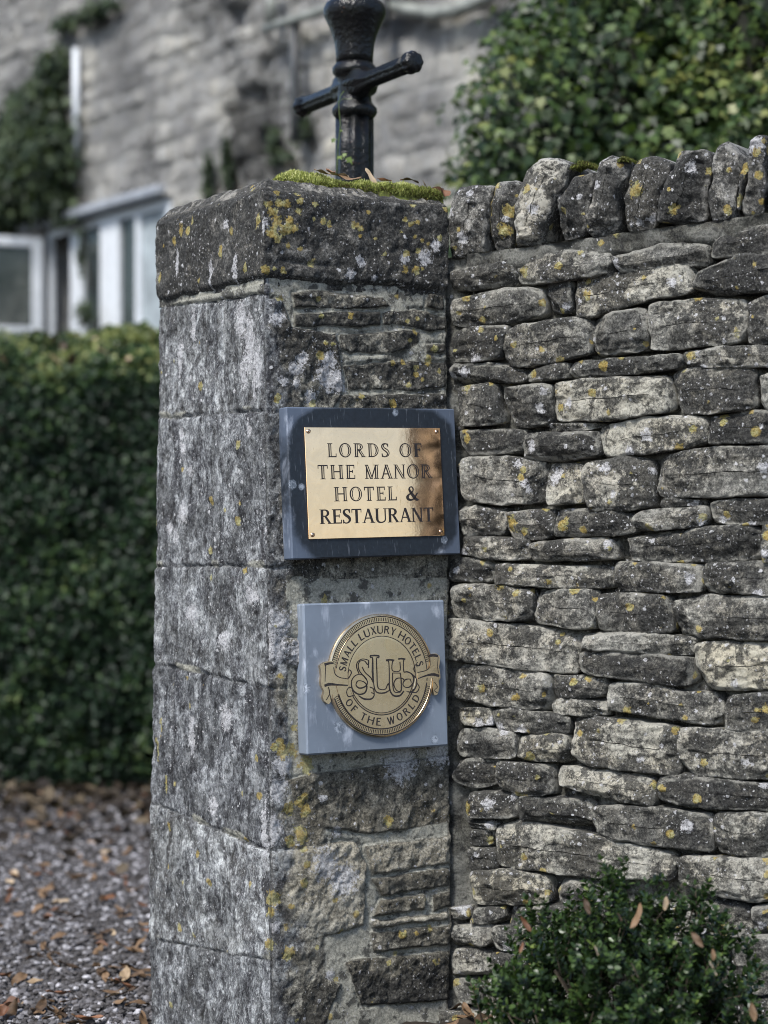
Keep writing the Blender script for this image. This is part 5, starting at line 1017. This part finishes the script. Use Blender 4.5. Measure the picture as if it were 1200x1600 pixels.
# open casement leaf swung out at the left
hp = hpt(hs(74), 0, .03); out = HN3 * .97 - HD3 * .24; out /= np.linalg.norm(out); od = np.cross(out, UP); z0c, z1c = hz(68, 530), hz(68, 374); mb = MB(); CWd = .48
for a0, a1, b0, b1 in ((0, .07, z0c, z1c), (CWd - .07, CWd, z0c, z1c), (.07, CWd - .07, z1c - .06, z1c), (.07, CWd - .07, z0c, z0c + .07)): mb.box(hp, out, od, UP, a0, a1, -.02, .02, b0, b1, .004)
cw = mb.build('open_casement', M['white_paint'], house, smooth=False); MB().box(hp, out, od, UP, .07, CWd - .07, -.004, .004, z0c + .07, z1c - .06).build('pane', M['glass'], cw, smooth=False)
# pipes and cable
def pipe(name, pts, rad, mat): MB().tube([hpt(*hsz(x, y), d) for x, y, d in pts], rad, 10).build(name, M[mat], house)
pipe('white_pipe', [(133, 78, .06), (133.5, 160, .06), (134, 252, .06)], .022, 'white_paint')
pipe('down_pipe', [(487, 30, .10), (488, 120, .10), (489, 150, .10), (489, 225, .10)], .028, 'darkpipe')
pipe('gutter_pipe', [(446, 50, .12), (500, 33, .12), (545, 19, .12), (600, 2, .12), (680, -24, .12)], .024, 'gutter')
pipe('waste_pipe', [(452, -30, .12), (456, 10, .12), (455, 40, .12)], .03, 'gutter')
pipe('cable', [(600, 14, .08), (630, 10, .08), (660, 18, .08), (700, 24, .08), (735, 20, .08), (775, 4, .08), (800, -10, .08)], .03, 'gutter')
pipe('lamp_bracket', [(630, -10, .10), (631, 18, .12), (632, 38, .13), (638, 44, .13)], [.035, .042, .045, .02], 'darkpipe')
# cottage roof edge above the picture
MB().box(hpt(0, 0), HD3, UP, HN3, HS0, HS1, HZ1 - .03, HZ1 + .12, -1.6, .30).build('eaves', M['gutter'], house, smooth=False)
# climbers on the cottage
def climber(name, blobs, seed, size, label, mat='creeper', cnt=900, shape='ivy'):
    pts, nr = [], []; r = np.random.default_rng(seed)
    for (px, py, rx, ry, d) in blobs:
        m_ = int(cnt * rx * ry / 900) + 40; a = r.normal(0, .5, (m_, 2)); ss_, zz2 = hsz(px, py); Yb_ = (HO + HD * ss_)[1]; sc = Yb_ / F
        p = np.array([hpt(ss_, zz2, .03)]) + np.outer(a[:, 0] * rx * sc * 1.7, HD3) + np.outer(a[:, 1] * ry * sc, UP) + np.outer(np.abs(r.normal(0, d, m_)) + .02, HN3); pts.append(p); nr.append(np.tile(HN3 + [0, 0, .35], (m_, 1)))
    p, nn = np.concatenate(pts), np.concatenate(nr); o = thing(name, tuple(p.min(0) * [0, 0, 1] + p.mean(0) * [1, 1, 0]), label, 'climbing plant')
    v_, f_, rn = leaf_cloud(p, nn, r.uniform(size * .7, size * 1.3, len(p)), shape, seed, jitter=.6); part('foliage', v_, f_, M[mat], o, attrs=dict(rnd=rn))
    st = MB()
    for (px, py, rx, ry, d) in blobs: s0, z0 = hsz(px, py); st.tube([hpt(s0 + .05, z0 - ry / F * 12 * 1.5, .02), hpt(s0, z0, .03), hpt(s0 - .03, z0 + ry / F * 12, .03)], [.008, .006, .003], 5)
    st.build('stem', M['twig'], o); return o
climber('climbing_plant', [(70,160,45,25,.05),(60,205,55,40,.06),(85,250,60,45,.08),(60,295,60,40,.10),(20,310,40,60,.14),(100,110,20,25,.04),(95,310,40,30,.05),(10,250,30,40,.1)], 71, .055, 'big dark creeper on the cottage wall left of the white pipe', cnt=900)
climber('climbing_plant', [(165,22,40,10,.03),(115,40,14,12,.03)], 72, .05, 'thin green creeper strand high on the cottage wall', cnt=700)
climber('climbing_plant', [(343,275,5,30,.02),(341,300,5,18,.02)], 73, .024, 'left one of two narrow green creepers on the cottage wall above the pier cap', cnt=2600)
climber('climbing_plant', [(372,255,6,30,.02),(374,280,6,18,.02)], 74, .024, 'right one of two narrow green creepers on the cottage wall above the pier cap', cnt=2600)
climber('climbing_plant', [(445,225,8,22,.02),(490,205,12,22,.02),(460,250,18,8,.02)], 75, .028, 'green creeper on the cottage wall at the foot of the dark down pipe', cnt=900)
climber('climbing_plant', [(142,400,4,40,.02),(150,490,12,18,.03),(118,350,22,5,.02)], 76, .028, 'wispy green creeper across the cottage window', cnt=900)
# dark shrub beyond the window at the far left
p, d = dome_points(5000, (-2.75, 12.0, 1.6), (.55, .5, 2.0), 81, .15, 3, -.9, (.7, 1.02)); ds = thing('dark_shrub', (-2.75, 12.0, 0), 'dark shrub at the left edge beside the cottage window', 'shrub')
v_, f_, rn = leaf_cloud(p, d, .06, 'oval', 82, jitter=.7); part('foliage', v_, f_, M['hedge'], ds, attrs=dict(rnd=rn * .7)); MB().tube([(-2.75, 12, -.05), (-2.72, 12, 1), (-2.75, 12, 2.4)], [.05, .04, .02], 8).build('stem', M['twig'], ds)

# ================================================================ IVY MASS BEHIND THE WALL
ivy = thing('ivy_bush', (1.0, 7.2, 0), 'large glossy ivy-covered bush rising behind the dry stone wall', 'bush')
r = np.random.default_rng(91); P_, N_, T_ = [], [], []
blobs = [((.37, 7.0, 1.50), (.26, .4, .85), 1.0), ((.52, 7.1, 2.3), (.28, .45, .52), 1.0), ((.62, 7.1, 1.6), (.34, .5, .95), 1.0), ((.74, 7.2, 2.35), (.36, .5, .62), 1.0), ((1.15, 6.9, 1.75), (.45, .5, 1.0), 1.0), ((1.35, 7.0, 2.6), (.42, .5, .75), 1.0), ((1.75, 6.9, 2.0), (.55, .55, 1.2), .9), ((1.0, 7.3, 2.95), (.40, .5, .55), .9), ((1.75, 7.1, 3.05), (.6, .6, .7), .7), ((2.5, 7.0, 1.7), (.6, .6, 1.6), .5), ((.9, 7.1, .7), (.7, .6, .8), .5)]
core = MB()
for k, (c_, rd_, dn) in enumerate(blobs):
    m_ = int(8200 * dn * (rd_[0] * rd_[2]) / .35); p, d = dome_points(m_, c_, rd_, 200 + k, .16, 4.5, -.95, (.72, 1.06)); P_.append(p); N_.append(d * [1, 1, .6] + [0, -.3, .55]); T_.append(np.full(len(p), (.1, .1, .0, .1, .05, .12, .03, .0, .06, 0, 0)[k]))
    dd, dn_ = dome_points(1, c_, rd_, 1); th = np.linspace(0, np.pi, 10); ph_ = np.arange(16) * 2 * np.pi / 16; sv = np.array([(math.sin(a) * math.cos(b), math.sin(a) * math.sin(b), math.cos(a)) for a in th for b in ph_]); sv = sv * (1 + .3 * fbm(sv * 3 + k, 2))[:, None]
    i, j = np.meshgrid(np.arange(9), np.arange(16), indexing='ij'); core.add(np.asarray(c_) + sv * np.asarray(rd_) * .62, np.stack([i * 16 + j, (i + 1) * 16 + j, (i + 1) * 16 + (j + 1) % 16, i * 16 + (j + 1) % 16], -1).reshape(-1, 4))
P_, N_, T_ = np.concatenate(P_), np.concatenate(N_), np.concatenate(T_); N_ /= np.linalg.norm(N_, axis=1)[:, None]
v_, f_, rn = leaf_cloud(P_, N_, r.uniform(.024, .050, len(P_)), 'ivy', 92, spin=np.tile([0, -.3, -1.0], (len(P_), 1)), jitter=.45)
part('foliage', v_, f_, M['ivy'], ivy, attrs=dict(rnd=np.clip(rn * .8 + np.repeat(T_ + .30 * fbm(P_ * 3.5, 2), 11), 0, 1)))
core.build('dark_core', M['hedge_core'], ivy)  # solid dark blobs standing in for shade deep among the ivy leaves
mb = MB(); mb.tube([(1.0, 7.2, -.05), (1.02, 7.2, .8), (1.1, 7.2, 1.8)], [.07, .06, .04], 8); mb.build('trunk', M['twig'], ivy)
